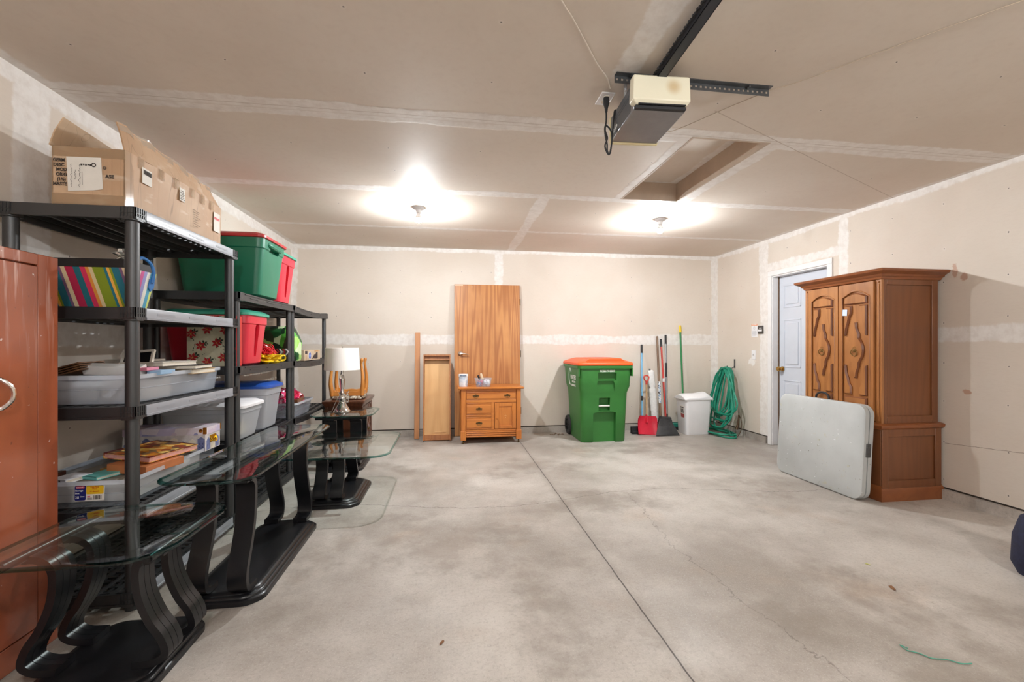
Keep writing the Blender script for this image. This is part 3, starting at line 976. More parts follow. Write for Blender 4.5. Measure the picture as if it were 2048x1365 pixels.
drawer(-.305, -.0, .36, .5, (-.15,)); drawer(-.305, -.0, .18, .33, (-.15,))
bm = B()
for a in ((-.31, .31, .505, .54), (-.31, .0, .335, .355), (.0, .04, .175, .505)): box(bm, a[0], a[1], -.197, -.178, a[2], a[3])
box(bm, -.31, .31, -.186, -.178, .64, .67)
obj('rails', bm, OA, cm, .003)
bm = B()
for a in ((.045, .095, .18, .5), (.26, .31, .18, .5), (.095, .26, .455, .5), (.095, .26, .18, .215)): box(bm, a[0], a[1], -.196, -.178, a[2], a[3])
box(bm, .09, .265, -.185, -.178, .2, .47)
dd = obj('door', bm, OB, cm, .003)
bm = B()
for (dx, dz) in ((0, .02), (0, -.02), (.014, 0), (-.014, 0), (0, .004)): ico(bm, (.178 + dx, -.186, .335 + dz), .005, 1)
obj('rosette', bm, plain('pale_rosette', srgb(224, 176, 120), .6), dd)
bm = B(); lathe(bm, [(0, 0), (.006, 0), (.006, .01), (.012, .018), (.008, .026), (0, .028)], 12, M=Matrix.Translation((.07, -.196, .31)) @ Matrix.Rotation(R(90), 4, 'X'), cap0=False, cap1=False)
obj('knob', bm, OB, dd)
for sx in (-1, 1):
    for sy in (-1, 1):
        bm = B(); x, y = sx * .343, sy * .17 - .01
        cyl(bm, (x - .008, y, .018), (x + .008, y, .018), .0175, seg=16); cyl(bm, (x, y, .03), (x, y, .046), .008, seg=8)
        obj('caster', bm, DBRASS, cm)

jr = thing('paint_can', 'white cylindrical tub with blue-grey lettering on the oak washstand', 'can', (.165, 5.47, .698))
bm = B(); lathe(bm, [(0, 0), (.052, 0), (.054, .006), (.055, .12), (0, .12)], 28, cap0=False, cap1=False)
obj('body', bm, blotch('can_label', [srgb(226, 232, 238), srgb(214, 222, 232), srgb(232, 236, 240), srgb(190, 204, 220)], 25, .5), jr)
bm = B(); lathe(bm, [(0, .121), (.058, .121), (.059, .128), (.059, .15), (.054, .156), (0, .156)], 28, cap0=False, cap1=False)
obj('lid', bm, WPL, jr)
bm = B()
for i in range(5):
    a = -2.2 + i * .28
    box(bm, -.008, .008, -.0005, .0015, 0, .014, Matrix.Translation((.0595 * math.cos(a), .0595 * math.sin(a), .131)) @ Matrix.Rotation(a + PI / 2, 4, 'Z') @ Matrix.Rotation(R(180), 4, 'Z'))
obj('lettering', bm, plain('slate_ink', srgb(96, 116, 140), .6), jr)

def bin_rings(w0, d0, w1, d1, h, r=.03, th=.003, z=0.):
    return [rrect(w0, d0, r, z), rrect(w1, d1, r, z + h), rrect(w1 - 2 * th, d1 - 2 * th, r, z + h), rrect(w0 - 2 * th, d0 - 2 * th, r, z + th)]
CLR = film('clear_bin_plastic', srgb(222, 228, 234), .24, .22, .8)
CLR2 = film('milky_bin_plastic', srgb(226, 232, 240), .36, .3, .7)
DIM = film('clear_tray_plastic', srgb(198, 204, 208), .15, .16, .9)
tb = thing('plastic_tub', 'small clear plastic tub of craft supplies on the oak washstand', 'tub', (.41, 5.45, .698))
bm = B(); loft(bm, bin_rings(.17, .12, .205, .15, .10, .02, .002)); loft(bm, [rrect(.22, .165, .022, .095), rrect(.22, .165, .022, .104), rrect(.2, .145, .022, .104), rrect(.2, .145, .022, .095)], False, False)
obj('tub_wall', bm, CLR, tb)
def lump(name, c, r, m, label, cat, sc=(1, 1, 1), jit=.35, seed=1, group=None, sub=3, fr=6.):
    bm = B(); ico(bm, c, r, sub, jit, sc, fr=fr, seed=seed)
    return single(name, bm, m, label, cat, group, sharp=30)
RED = plain('red_plastic_bag', srgb(206, 40, 60), .3, var=.3, vs=30)
lump('yarn_bundle', (.375, 5.45, .745), .04, blotch('pink_blue_pack', [srgb(210, 90, 120), srgb(90, 120, 180), srgb(230, 220, 226), srgb(180, 60, 100)], 40), 'pink and blue packet inside the clear craft tub', 'packet', (.9, 1, 1))
lump('foam_pack', (.455, 5.45, .745), .04, blotch('pale_pack', [srgb(235, 233, 230), srgb(205, 208, 214), srgb(224, 200, 205), srgb(240, 240, 240)], 40), 'pale crumpled packet on the right inside the clear craft tub', 'packet', (1, 1, .95), seed=3)
bm = B(); cyl(bm, (.40, 5.44, .79), (.385, 5.43, .85), .016, seg=14); cyl(bm, (.385, 5.43, .85), (.382, 5.428, .862), .012, seg=14)
single('craft_bottle', bm, [plain('cream_bottle', srgb(228, 206, 176), .5)], 'small cream bottle sticking out of the clear craft tub', 'bottle')
bm = B(); cyl(bm, (.365, 5.43, .785), (.345, 5.42, .838), .012, seg=14)
single('marker_pen', bm, RUB, 'short black marker leaning in the clear craft tub', 'marker')

# ------------------------------------------------------------------ wheeled waste cart
GRN = plain('cart_green', srgb(52, 122, 52), .42, var=.12, vs=4, bumpv=.06, bs=120)
ORL = plain('cart_lid_orange', srgb(244, 92, 34), .42, var=.05)
wc = thing('waste_cart', 'tall green wheeled waste cart with a bright orange lid by the back wall', 'waste cart', (1.905, 5.545, 0))
bm = B()
def cr(w_, y0, y1, r, z): return rrect(w_, y1 - y0, r, z, 5, 0, (y0 + y1) / 2)
loft(bm, [cr(.56, -.31, .20, .05, .0), cr(.575, -.325, .22, .06, .02), cr(.60, -.345, .27, .06, .45), cr(.615, -.355, .29, .06, .62), cr(.66, -.385, .30, .06, .70), cr(.675, -.392, .32, .05, .90), cr(.675, -.392, .32, .05, .93)])
body = obj('body', bm, GRN, wc)
cb_ = B(); box(cb_, -.1, .14, -.5, -.345, .775, .875); cut(body, cb_)
cb_ = B(); box(cb_, -.075, .07, -.5, -.275, .40, .56); cut(body, cb_)
cb_ = B(); prism(cb_, [(-.145, -.1), (.15, -.1), (.15, .375), (.07, .385), (-.08, .385), (-.145, .365)], 0, .2, Matrix.Translation((0, -.28, 0)) @ Matrix.Rotation(R(90), 4, 'X')); cut(body, cb_)
cb_ = B(); prism(cb_, [(-.115, .74), (-.125, .60), (-.18, .56), (.18, .56), (.13, .6), (.115, .74), (.1, .772), (-.1, .772)], 0, .2, Matrix.Translation((0, -.36, 0)) @ Matrix.Rotation(R(90), 4, 'X')); cut(body, cb_)
bm = B()
loft(bm, [cr(.71, -.41, .33, .05, .925), cr(.715, -.413, .335, .05, .935), cr(.715, -.413, .335, .05, .96), cr(.70, -.405, .325, .05, .962)])
for s in (-1, 1): box(bm, *sorted((s * .335, s * .35)), -.4, -.33, .83, .93)
obj('rim', bm, GRN, wc)
bm = B()
loft(bm, [cr(.72, -.418, .34, .05, .963), cr(.72, -.418, .34, .05, .99), cr(.70, -.405, .33, .05, 1.0), cr(.62, -.31, .28, .05, 1.02), cr(.5, -.2, .2, .05, 1.045), cr(.46, -.16, .16, .05, 1.05)])
box(bm, -.24, .28, -.40, -.36, .995, 1.012)
prism(bm, [(-.27, 0), (.29, 0), (.21, .055), (-.2, .055)], 0, .3, Matrix.Translation((0, -.06, .995)) @ Matrix.Rotation(R(90), 4, 'X'))
obj('lid', bm, ORL, wc, .006)
bm = B(); cyl(bm, (-.30, .35, .985), (.30, .35, .985), .016)
for s in (-1, 1): box(bm, s * .3 - .012, s * .3 + .012, .3, .365, .95, 1.0)
obj('handle', bm, RUB, wc)
bm = B(); cyl(bm, (-.085, -.325, .455), (.08, -.325, .455), .0125)
obj('catch_bar', bm, plain('white_bar', srgb(214, 214, 208), .35), wc)
for s in (-1, 1):
    bm = B()
    M = Matrix.Translation((s * .285, .255, .13)) @ Matrix.Rotation(R(90), 4, 'Y')
    lathe(bm, [(.075, -.03), (.12, -.032), (.13, -.02), (.13, .02), (.12, .032), (.075, .03), (.07, .01), (.03, .012), (.03, .03), (0, .03)], 32, M=M, cap0=False)
    for k in range(6):
        a = k * PI / 3
        box(bm, .02, .08, -.008, .008, -.026, .026, M @ Matrix.Rotation(a, 4, 'Z'))
    obj('wheel', bm, RUB, wc)
bm = B(); cyl(bm, (-.28, .255, .13), (.28, .255, .13), .012); obj('axle', bm, STEEL, wc)
text('serial_number', '9C0019 0009', .036, WINK, wc, (.02, -.3925, .893), (R(90), 0, 0), bold=.0008)
lg = text('company_name', 'WALTERS', .075, WINK, wc, (-.3385, -.12, .80), (R(90), 0, R(-90)), bold=.002, sx=.72)
text('company_line', 'RECYCLING', .03, WINK, wc, (-.3375, -.14, .745), (R(90), 0, R(-90)), bold=.001, sx=.9)
text('company_line', '& REFUSE INC.', .034, WINK, wc, (-.337, -.13, .70), (R(90), 0, R(-90)), bold=.001, sx=.9)
bm = B()
tube(bm, spline([(-.339, -.03, .865), (-.339, .01, .91), (-.339, .04, .90), (-.339, .065, .84), (-.339, .06, .76), (-.338, .03, .71), (-.338, -.0, .70)], 6), .005, 5)
obj('logo_arc', bm, WINK, wc)

# dry leaves swept into the corner behind the cart
LEAF = plain('dry_leaf', srgb(132, 92, 60), .9, var=.4, vs=20)
LEAFP = plain('dry_leaf_pale', srgb(172, 152, 132), .9, var=.3, vs=20)
def leaf(x, y, s, m, label, grp=None, z=.002):
    bm = B(); a0 = random.uniform(0, 6)
    n = 10; top = []
    for i in range(n):
        a = 2 * PI * i / n
        rr = s * (.55 + .45 * abs(math.cos(a))) * random.uniform(.8, 1.1)
        top.append(Vector((rr * math.cos(a), rr * .55 * math.sin(a), z + s * .25 * random.random())))
    Rz = Matrix.Rotation(a0, 4, 'Z')
    top = [Rz @ p + Vector((x, y, 0)) for p in top]
    loft(bm, [[p - Vector((0, 0, .0012)) for p in top], top])
    c = Vector((x, y, z + s * .3))
    o = obj('fallen_leaf', bm, m); recentre(o)
    return tag(o, label, 'leaf', grp)
for i in range(14):
    leaf(1.42 + random.uniform(-.12, .12), 5.78 + random.uniform(-.08, .1), random.uniform(.015, .03), random.choice([LEAF, LEAFP]), 'dry scrap in the small heap of leaves left of the waste cart', 'dry leaves heaped left of the waste cart')
leaf(-.034, 1.80, .016, LEAF, 'single brown leaf on the floor at the bottom, left of the floor joint')
leaf(2.19, 1.885, .024, LEAF, 'curled brown leaf on the floor at the lower right')
leaf(2.295, 2.11, .013, plain('yellow_leaf', srgb(196, 196, 110), .9), 'tiny yellow-green leaf on the floor at the right')
leaf(2.02, 3.95, .014, plain('tan_scrap', srgb(208, 172, 140), .9), 'tiny tan scrap on the floor between the waste cart and the folding table')
bm = B(); tube(bm, spline([(1.80, 1.49, .004), (1.83, 1.47, .004), (1.85, 1.44, .004), (1.90, 1.425, .004), (1.93, 1.40, .004), (1.97, 1.395, .004)], 4), .0022, 5)
tube(bm, spline([(1.80, 1.49, .004), (1.80, 1.52, .006), (1.815, 1.50, .004)], 4), .0018, 5)
single('string_scrap', bm, plain('teal_string', srgb(90, 160, 140), .8), 'short teal piece of string on the floor at the bottom right', 'string')

# ------------------------------------------------------------------ armoire against the right wall (local: front faces -x, y along the wall)
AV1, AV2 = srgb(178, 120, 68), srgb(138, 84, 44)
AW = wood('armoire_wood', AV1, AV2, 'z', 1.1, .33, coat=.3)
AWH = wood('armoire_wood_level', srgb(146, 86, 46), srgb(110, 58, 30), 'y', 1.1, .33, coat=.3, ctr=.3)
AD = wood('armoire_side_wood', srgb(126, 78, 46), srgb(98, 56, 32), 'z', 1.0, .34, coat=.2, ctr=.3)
ADRK = wood('armoire_dark_edge', srgb(132, 78, 42), srgb(104, 58, 30), 'z', 1.0, .36, ctr=.3)
ar = thing('armoire', 'tall carved brown wooden armoire against the right wall', 'armoire', (3.59, 3.315, 0))
fx = -.262                       # front plane of the upper case
bm = B()
box(bm, fx + .0208, .255, -.355, .355, .60, 1.76)
# side framing
for s in (-1, 1):
    y0, y1 = sorted((s * .355, s * .367))
    box(bm, fx + .0205, fx + .05, y0, y1, .60, 1.74); box(bm, .20, .255, y0, y1, .60, 1.74)
    box(bm, fx + .05, .20, y0, y1, 1.69, 1.74); box(bm, fx + .05, .20, y0, y1, .60, .66)
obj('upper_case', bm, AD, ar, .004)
bm = B()
box(bm, -.272, .268, -.37, .37, .05, .56)
for s in (-1, 1):
    y0, y1 = sorted((s * .37, s * .382))
    box(bm, -.272, -.215, y0, y1, .1, .56); box(bm, .21, .268, y0, y1, .1, .56)
    box(bm, -.215, .21, y0, y1, .5, .56); box(bm, -.215, .21, y0, y1, .1, .16)
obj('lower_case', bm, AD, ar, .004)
def mould(prof):
    bm = B()
    """stack of slightly different rectangles: (out, z)"""
    loft(bm, [[Vector((-.268 - o, -.37 - o, z)), Vector((min(.27 + o, .285), -.37 - o, z)), Vector((min(.27 + o, .285), .37 + o, z)), Vector((-.268 - o, .37 + o, z))] for o, z in prof])
    obj('moulding', bm, AWH, ar)
mould([(.0, .0), (.018, .0), (.018, .085), (.012, .095), (.004, .115), (0, .12)])
mould([(0, .555), (.012, .56), (.024, .575), (.026, .59), (.018, .597), (.0, .605)])
mould([(-.004, 1.73), (.004, 1.735), (.008, 1.75), (.02, 1.758), (.024, 1.77), (.05, 1.785), (.058, 1.79), (.062, 1.806), (.05, 1.812)])
# front stiles
for s in (-1, 1):
    bm = B()
    y0, y1 = sorted((s * .3675, s * .318)); box(bm, fx, fx + .0204, y0, y1, .6, 1.74)
    box(bm, fx - .006, fx, *sorted((s * .352, s * .334)), .62, 1.70)
    cyl(bm, (fx - .008, s * .343, 1.715), (fx, s * .343, 1.715), .008, seg=8)
    obj('stile', bm, AW, ar, .003)
# doors
Mx = lambda x: Matrix.Translation((x, 0, 0)) @ Matrix(((0, 0, -1, 0), (1, 0, 0, 0), (0, 1, 0, 0), (0, 0, 0, 1)))   # (y,z,h) -> front-facing relief
for s in (-1, 1):
    yc = s * .159
    bm = B()
    box(bm, fx - .006, fx + .012, yc - .155, yc + .155, .615, 1.725)
    X0 = fx - .006
    # frame with arched head
    for a in ((-.155, -.12), (.12, .155)): prism(bm, [(yc + a[0], .615), (yc + a[1], .615), (yc + a[1], 1.725), (yc + a[0], 1.725)], 0, .010, Mx(X0))
    prism(bm, [(yc - .12, .615), (yc + .12, .615), (yc + .12, .645), (yc - .12, .645)], 0, .010, Mx(X0))
    arch = [(yc + .12, 1.725), (yc - .12, 1.725)] + [(yc - .12 + .24 * i / 12, 1.615 + .052 * math.sin(PI * i / 12)) for i in range(13)]
    prism(bm, arch, 0, .010, Mx(X0))
    for k, wd in ((0, .006), ):
        pts = [(X0 - .010, yc - .122, .645), (X0 - .010, yc - .122, 1.61)] + [(X0 - .010, yc - .122 + .244 * i / 12, 1.612 + .052 * math.sin(PI * i / 12)) for i in range(13)] + [(X0 - .010, yc + .122, .645)]
        tube(bm, pts, .006, 6)
    d = obj('door', bm, AW, ar, .002)
    # raised carved fields
    def relief(poly):
        b2 = B(); P = [(yc + y, z) for y, z in poly]
        cy_ = sum(p[0] for p in P) / len(P); cz_ = sum(p[1] for p in P) / len(P)
        M = Mx(X0)
        n = len(P)
        def inset(dv):
            out = []
            for i, p in enumerate(P):
                a = Vector(P[i - 1]); b = Vector(P[(i + 1) % n]); q = Vector(p)
                e1 = (q - a).normalized(); e2 = (b - q).normalized()
                nn = Vector((-(e1.y + e2.y), e1.x + e2.x))
                if nn.length < 1e-4: nn = Vector((-e1.y, e1.x))
                nn.normalize()
                k = dv / max(.5, abs(nn.dot(Vector((-e1.y, e1.x)))))
                out.append(q + nn * k)
            return out
        area = sum(P[i - 1][0] * P[i][1] - P[i][0] * P[i - 1][1] for i in range(n))
        sg = 1 if area > 0 else -1
        loft(b2, [[M @ Vector((p[0], p[1], h)) for p in (inset(sg * dv) if dv else [Vector(p) for p in P])] for dv, h in ((0, 0), (0, .006), (.009, .018))])
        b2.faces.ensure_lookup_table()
        for f_ in b2.faces: f_.material_index = 1  # sides and slopes of each field take the darker wood
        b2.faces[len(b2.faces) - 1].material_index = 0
        return obj('carved_field', b2, [AW, ADRK], d, sharp=25)
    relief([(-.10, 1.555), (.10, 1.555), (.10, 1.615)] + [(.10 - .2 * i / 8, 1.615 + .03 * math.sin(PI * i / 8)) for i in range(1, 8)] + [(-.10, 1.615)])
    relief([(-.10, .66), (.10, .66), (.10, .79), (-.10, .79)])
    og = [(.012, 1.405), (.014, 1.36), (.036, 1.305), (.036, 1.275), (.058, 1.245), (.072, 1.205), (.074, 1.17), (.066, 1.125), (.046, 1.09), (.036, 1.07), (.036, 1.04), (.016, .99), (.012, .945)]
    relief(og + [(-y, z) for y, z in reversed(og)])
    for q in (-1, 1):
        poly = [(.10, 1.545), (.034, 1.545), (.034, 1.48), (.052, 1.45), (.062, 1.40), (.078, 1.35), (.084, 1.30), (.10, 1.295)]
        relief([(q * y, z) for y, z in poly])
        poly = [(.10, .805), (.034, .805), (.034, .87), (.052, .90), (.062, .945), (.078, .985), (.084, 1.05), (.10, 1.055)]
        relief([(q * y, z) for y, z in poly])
    # ring pull
    bm = B()
    zc = 1.17
    for i in range(9):
        a = PI * i / 8; tube(bm, [(X0 - .012, yc, zc), (X0 - .015, yc + .024 * math.cos(a), zc + .006 + .03 * math.sin(a))], [.006, .004], 6)
    lathe(bm, [(0, 0), (.016, 0), (.014, .01), (.006, .018), (0, .018)], 14, M=Matrix.Translation((X0 - .012, yc, zc)) @ Matrix.Rotation(R(-90), 4, 'Y'), cap0=False, cap1=False)
    tube(bm, [(X0 - .026 - .004 * math.cos(a), yc + .026 * math.sin(a), zc - .016 + .026 * math.cos(a)) for a in [2 * PI * i / 20 for i in range(20)]], .0035, 6, True)
    obj('ring_pull', bm, plain('antique_brass', srgb(150, 122, 76), .3, metal=.9), d)
bm = B(); box(bm, -.001, .0, -.021, .021, -.026, .026)
nt_ = obj('note', bm, plain('pale_blue_note', srgb(206, 218, 238), .6), None)
nt_.location = (3.59 + fx - .0262, 3.315 - .159 + .085, 1.49); nt_.rotation_euler = (R(4), 0, 0)
tag(nt_, 'small pale blue sticky note on the right-hand armoire door', 'note')

# black strap handle poking above the table edge, white folded table
FT = NT('table_shell_grey')
o_ = FT.obj()
c0 = FT.mix(FT.sm(FT.noise(o_, 3, 4), .3, .7), srgb(190, 194, 194), srgb(176, 180, 180))
c0 = FT.mix(FT.sm(FT.noise(o_, 34, 3), .70, .74, 0, .75), c0, srgb(140, 138, 120))
c0 = FT.mix(FT.sm(FT.noise(FT.mapping(o_, loc=(5, 1, 2)), 9, 4, .6), .66, .74, 0, .5), c0, srgb(186, 180, 140))
c0 = FT.mix(FT.sm(FT.noise(FT.mapping(o_, (1, 3, 9), rot=(R(30), 0, 0)), 8, 3), .72, .75, 0, .9), c0, srgb(238, 240, 242))
c0 = FT.mix(FT.sm(FT.noise(FT.mapping(o_, loc=(15, 1, 2)), 60, 2), .74, .78, 0, .8), c0, srgb(90, 84, 70))
FT.l(c0, FT.b.inputs['Base Color']); FT.b.inputs['Roughness'].default_value = .42
ft = thing('folding_table', 'grey-white plastic folding table folded in half, leaning on the armoire', 'table', (3.185, 3.39, 0), (0, R(3.6), 0))
def rr_yz(hy, hz, r, x, zc):
    return [Vector((x, p.x, zc + p.y)) for p in rrect(2 * hy, 2 * hz, r, 0, 7)]
for k, (x0, x1) in enumerate(((-.042, -.004), (.004, .042))):
    bm = B()
    s = -1 if k == 0 else 1
    a, b = (x0, x1) if k == 0 else (x1, x0)
    loft(bm, [rr_yz(.432, .364, .075, a, .376), rr_yz(.44, .372, .08, a - s * .004, .376), rr_yz(.44, .372, .08, b, .376), rr_yz(.428, .36, .07, b, .376)])
    obj('table_half', bm, FT.m, ft, sharp=50)
bm = B(); box(bm, -.02, .02, -.446, -.436, .345, .45); cyl(bm, (-.006, -.448, .42), (-.006, -.44, .42), .012)
obj('latch', bm, STEEL, ft, .003)
bm = B(); tube(bm, spline([(.048, .12, .735), (.05, .115, .775), (.052, .075, .80), (.052, .02, .795), (.05, -.01, .765), (.048, -.012, .735)], 5), .009, 8)
obj('carry_handle', bm, RUB, ft)

# ------------------------------------------------------------------ cleaning tools in the back right corner
def pole(bm, p0, p1, r, mi=0, r1=None): cyl(bm, p0, p1, r, r1, 14, mi)
BLU = plain('light_blue_pole', srgb(120, 178, 216), .4)
REDP = plain('red_plastic', srgb(216, 36, 62), .4, var=.1)
REDH = plain('red_pole', srgb(190, 52, 42), .35)
GRNP = plain('green_pole', srgb(46, 128, 76), .4)
YEL = plain('yellow_plastic', srgb(232, 198, 40), .45)
ASH = wood('worn_handle_wood', srgb(134, 108, 86), srgb(96, 74, 58), 'z', 2, .6)
TAN = wood('tan_handle_wood', srgb(206, 170, 128), srgb(180, 142, 100), 'z', 2, .6)
GRYP = plain('grey_pole', srgb(136, 138, 140), .35, metal=.4)

sbm = thing('scrub_broom', 'light blue handled push broom with black grip, behind the red shovel', 'broom', (2.62, 5.66, 0))
bm = B(); pole(bm, (0, .02, .09), (.10, .25, 1.12), .0125); obj('pole', bm, BLU, sbm)
bm = B(); pole(bm, (.098, .2455, 1.10), (.109, .272, 1.22), .0135); pole(bm, (.034, .098, .44), (.04, .1115, .5), .0145); obj('grip', bm, RUB, sbm)
bm = B(); box(bm, -.17, .12, -.02, .03, .04, .1); box(bm, -.165, .115, -.03, .04, .003, .045); obj('head', bm, RUB, sbm, .008)

sv = thing('snow_shovel', "small bright red shovel with a tan handle and red D-grip, beside the waste cart", 'shovel', (2.645, 5.58, 0), (R(-9), R(4), 0))
bm = B()
rings = []
for i in range(9):
    z = .003 + .25 * i / 8
    w_ = .142 - .004 * i / 8 if i < 7 else (.132 if i == 7 else .115)
    bow = .03 * math.sin(PI * i / 10)
    row = []
    for k in range(13):
        x = -w_ + 2 * w_ * k / 12
        row.append(Vector((x, bow - .02 + .05 * (abs(x) / w_) ** 4 * -.6 + (.004 if k % 2 else 0) * (1 if 1 < i < 7 else 0), z)))
    rings.append(row + [p + Vector((0, .006, 0)) for p in reversed(row)])
loft(bm, rings)
pole(bm, (0, .0, .16), (0, .012, .27), .016, r1=.014)
obj('blade', bm, REDP, sv, sharp=50)
bm = B(); pole(bm, (0, .008, .24), (0, .012, .70), .0115); obj('handle', bm, TAN, sv)
bm = B(); pole(bm, (0, .012, .68), (0, .012, .73), .014)
tube(bm, spline([(0, .012, .725), (-.028, .012, .745), (-.036, .012, .79), (0, .012, .805), (.036, .012, .79), (.028, .012, .745)], 5, True), .009, 8, True)
obj('d_grip', bm, plain('red_grip', srgb(196, 60, 48), .45), sv)

# shaggy white duster
dst = thing('fluffy_duster', 'shaggy white lambswool duster standing between the shovel and the brown broom', 'duster', (2.85, 5.74, .0), (R(-6), R(-2), 0))
FUR = plain('white_wool', srgb(232, 232, 230), .95, var=.12, vs=40)
bm = B()
rings = []
for i in range(40):
    z = .004 + .86 * i / 39
    w_ = .05 * (1 if z < .62 else .93) * (.6 if i in (0, 39) else 1)
    if .60 < z < .64: w_ *= .75
    rings.append([Vector(((w_ + random.uniform(-.007, .007)) * math.cos(2 * PI * k / 16), .55 * (w_ + random.uniform(-.007, .007)) * math.sin(2 * PI * k / 16), z + random.uniform(-.006, .006))) for k in range(16)])
loft(bm, rings)
obj('wool_sleeve', bm, FUR, dst, sharp=180)
bm = B(); pole(bm, (-.02, 0, .84), (-.015, 0, .885), .012); obj('tip', bm, STEEL, dst)

def broom(label, cat, x, y, ax, top, mats, segs, head=True):
    t = thing('broom', label, cat, (x, y, 0))
    return t
bb = thing('broom', 'brown wooden handled broom with a white label, left of the red-handled one', 'broom', (2.90, 5.70, 0))
bm = B(); pole(bm, (.0, .0, .2), (.05, .2, 1.33), .0165, r1=.0145); lathe(bm, [(0, 0), (.014, 0), (.012, .012), (0, .016)], 12, M=Matrix.Translation((.05, .2, 1.33)), cap0=False, cap1=False); obj('handle', bm, ASH, bb)
bm = B(); pole(bm, (.0088, .035, .40), (.022, .088, .70), .0185); obj('label_sleeve', bm, blotch('product_label', [srgb(206, 214, 224), srgb(232, 232, 232), srgb(150, 176, 204), srgb(236, 236, 236), srgb(60, 60, 64)], 60), bb)
bm = B(); loft(bm, [rrect(.09, .045, .012, .003), rrect(.12, .05, .015, .09), rrect(.06, .045, .015, .17), rrect(.034, .034, .012, .23)]); obj('head', bm, RUB, bb)
rb = thing('broom', 'red-handled broom with a black grip standing in the black dustpan', 'broom', (2.955, 5.66, 0))
bm = B(); pole(bm, (.0, .0, .2), (.05, .225, 1.2), .0125); obj('pole', bm, REDH, rb)
bm = B(); pole(bm, (.0495, .223, 1.19), (.055, .25, 1.30), .0155); obj('grip', bm, RUB, rb)
bm = B(); loft(bm, [rrect(.13, .04, .012, .003), rrect(.11, .04, .015, .12), rrect(.06, .04, .015, .19), rrect(.032, .032, .012, .22)]); obj('head', bm, RUB, rb)
bm = B(); box(bm, -.014, .014, -.004, .004, 0, .05, Matrix.Translation((.018, .098, .70))); obj('tag', bm, WHT, rb)
gb = thing('dust_broom', 'grey telescopic-handled broom with black grips, rightmost of the three beside the duster', 'broom', (3.0, 5.62, 0))
bm = B(); pole(bm, (-.02, .06, .2), (.07, .26, 1.24), .0135); obj('pole', bm, GRYP, gb)
bm = B(); pole(bm, (.069, .258, 1.23), (.08, .283, 1.36), .015); pole(bm, (.0285, .168, .76), (.046, .206, .96), .016); pole(bm, (-.024, .052, .16), (-.015, .072, .26), .018); obj('grip', bm, RUB, gb)
dp = thing('dustpan', 'black plastic dustpan with flared lip on the floor below the brooms', 'dustpan', (2.875, 5.50, 0))
bm = B()
loft(bm, [[Vector(p) for p in ring_] for ring_ in (
    [(-.165, -.05, .003), (.175, -.05, .003), (.14, .09, .003), (-.09, .09, .003)],
    [(-.165, -.05, .012), (.175, -.05, .012), (.14, .09, .012), (-.09, .09, .012)])])
loft(bm, [[Vector(p) for p in ring_] for ring_ in (
    [(-.16, -.045, .012), (.17, -.045, .012), (.175, -.04, .014), (-.165, -.04, .014)],
    [(-.10, .02, .12), (.13, .02, .12), (.13, .03, .13), (-.10, .03, .13)],
    [(-.06, .05, .21), (.10, .05, .19), (.10, .07, .20), (-.06, .07, .22)])])
loft(bm, [[Vector(p) for p in r_] for r_ in ([(-.10, .03, .10), (.13, .03, .1), (.12, .09, .012), (-.09, .09, .012)], [(-.09, .035, .15), (.12, .035, .15), (.11, .09, .15), (-.08, .09, .15)], [(-.02, .06, .235), (.11, .06, .225), (.11, .09, .235), (-.02, .09, .245)])])
obj('pan', bm, plain('dusty_black', (.035, .035, .037), .5, var=.5, vs=14, bumpv=.1), dp, .004)

gbm = thing('sweep_broom', 'green-handled push broom with a yellow tip behind the white waste bin', 'broom', (3.31, 5.84, 0))
bm = B(); pole(bm, (.02, 0, .06), (.0, .07, 1.42), .0125); obj('pole', bm, GRNP, gbm)
bm = B(); pole(bm, (.0, .07, 1.40), (-.001, .074, 1.50), .019, r1=.016); obj('threaded_tip', bm, YEL, gbm)
bm = B(); box(bm, -.26, .15, -.03, .03, .045, .1); obj('head', bm, plain('teal_head', srgb(30, 128, 110), .5), gbm, .006)
bm = B(); box(bm, -.255, .145, -.035, .035, .003, .048); obj('bristles', bm, RUB, gbm)

tr = thing('waste_bin', 'white swing-lid plastic waste bin in the back right corner', 'bin', (3.33, 5.60, 0))
bm = B(); loft(bm, [rrect(.325, .235, .03, 0), rrect(.335, .245, .035, .01), rrect(.38, .285, .04, .46), rrect(.385, .29, .04, .475)]); obj('body', bm, WPL, tr)
bm = B()
rings = []
for i in range(13):
    y = -.155 + .31 * i / 12
    h = .50 + .05 * math.sin(PI * i / 12)
    rings.append([Vector((-.205, y, .47)), Vector((.205, y, .47)), Vector((.205, y, h - .02)), Vector((.15, y, h + .02)), Vector((.0, y, h + .0)), Vector((-.15, y, h + .0)), Vector((-.205, y, h - .02))])
loft(bm, rings); obj('swing_lid', bm, WPL, tr, .008)
bm = B(); M = Matrix.Translation((-.183, -.04, .3)) @ Matrix.Rotation(R(-6), 4, 'Y')
box(bm, -.002, 0, -.05, .05, -.09, .09, M, 0); box(bm, -.003, 0, -.042, .042, -.075, -.02, M, 1); box(bm, -.003, 0, -.042, .042, .06, .075, M, 2); box(bm, -.003, 0, .01, .03, -.01, .05, M, 2); box(bm, -.003, 0, -.03, -.01, -.01, .05, M, 2)
obj('label', bm, [PAPER, plain('label_red', srgb(170, 80, 80), .6), plain('label_dark', srgb(80, 74, 76), .6)], tr)

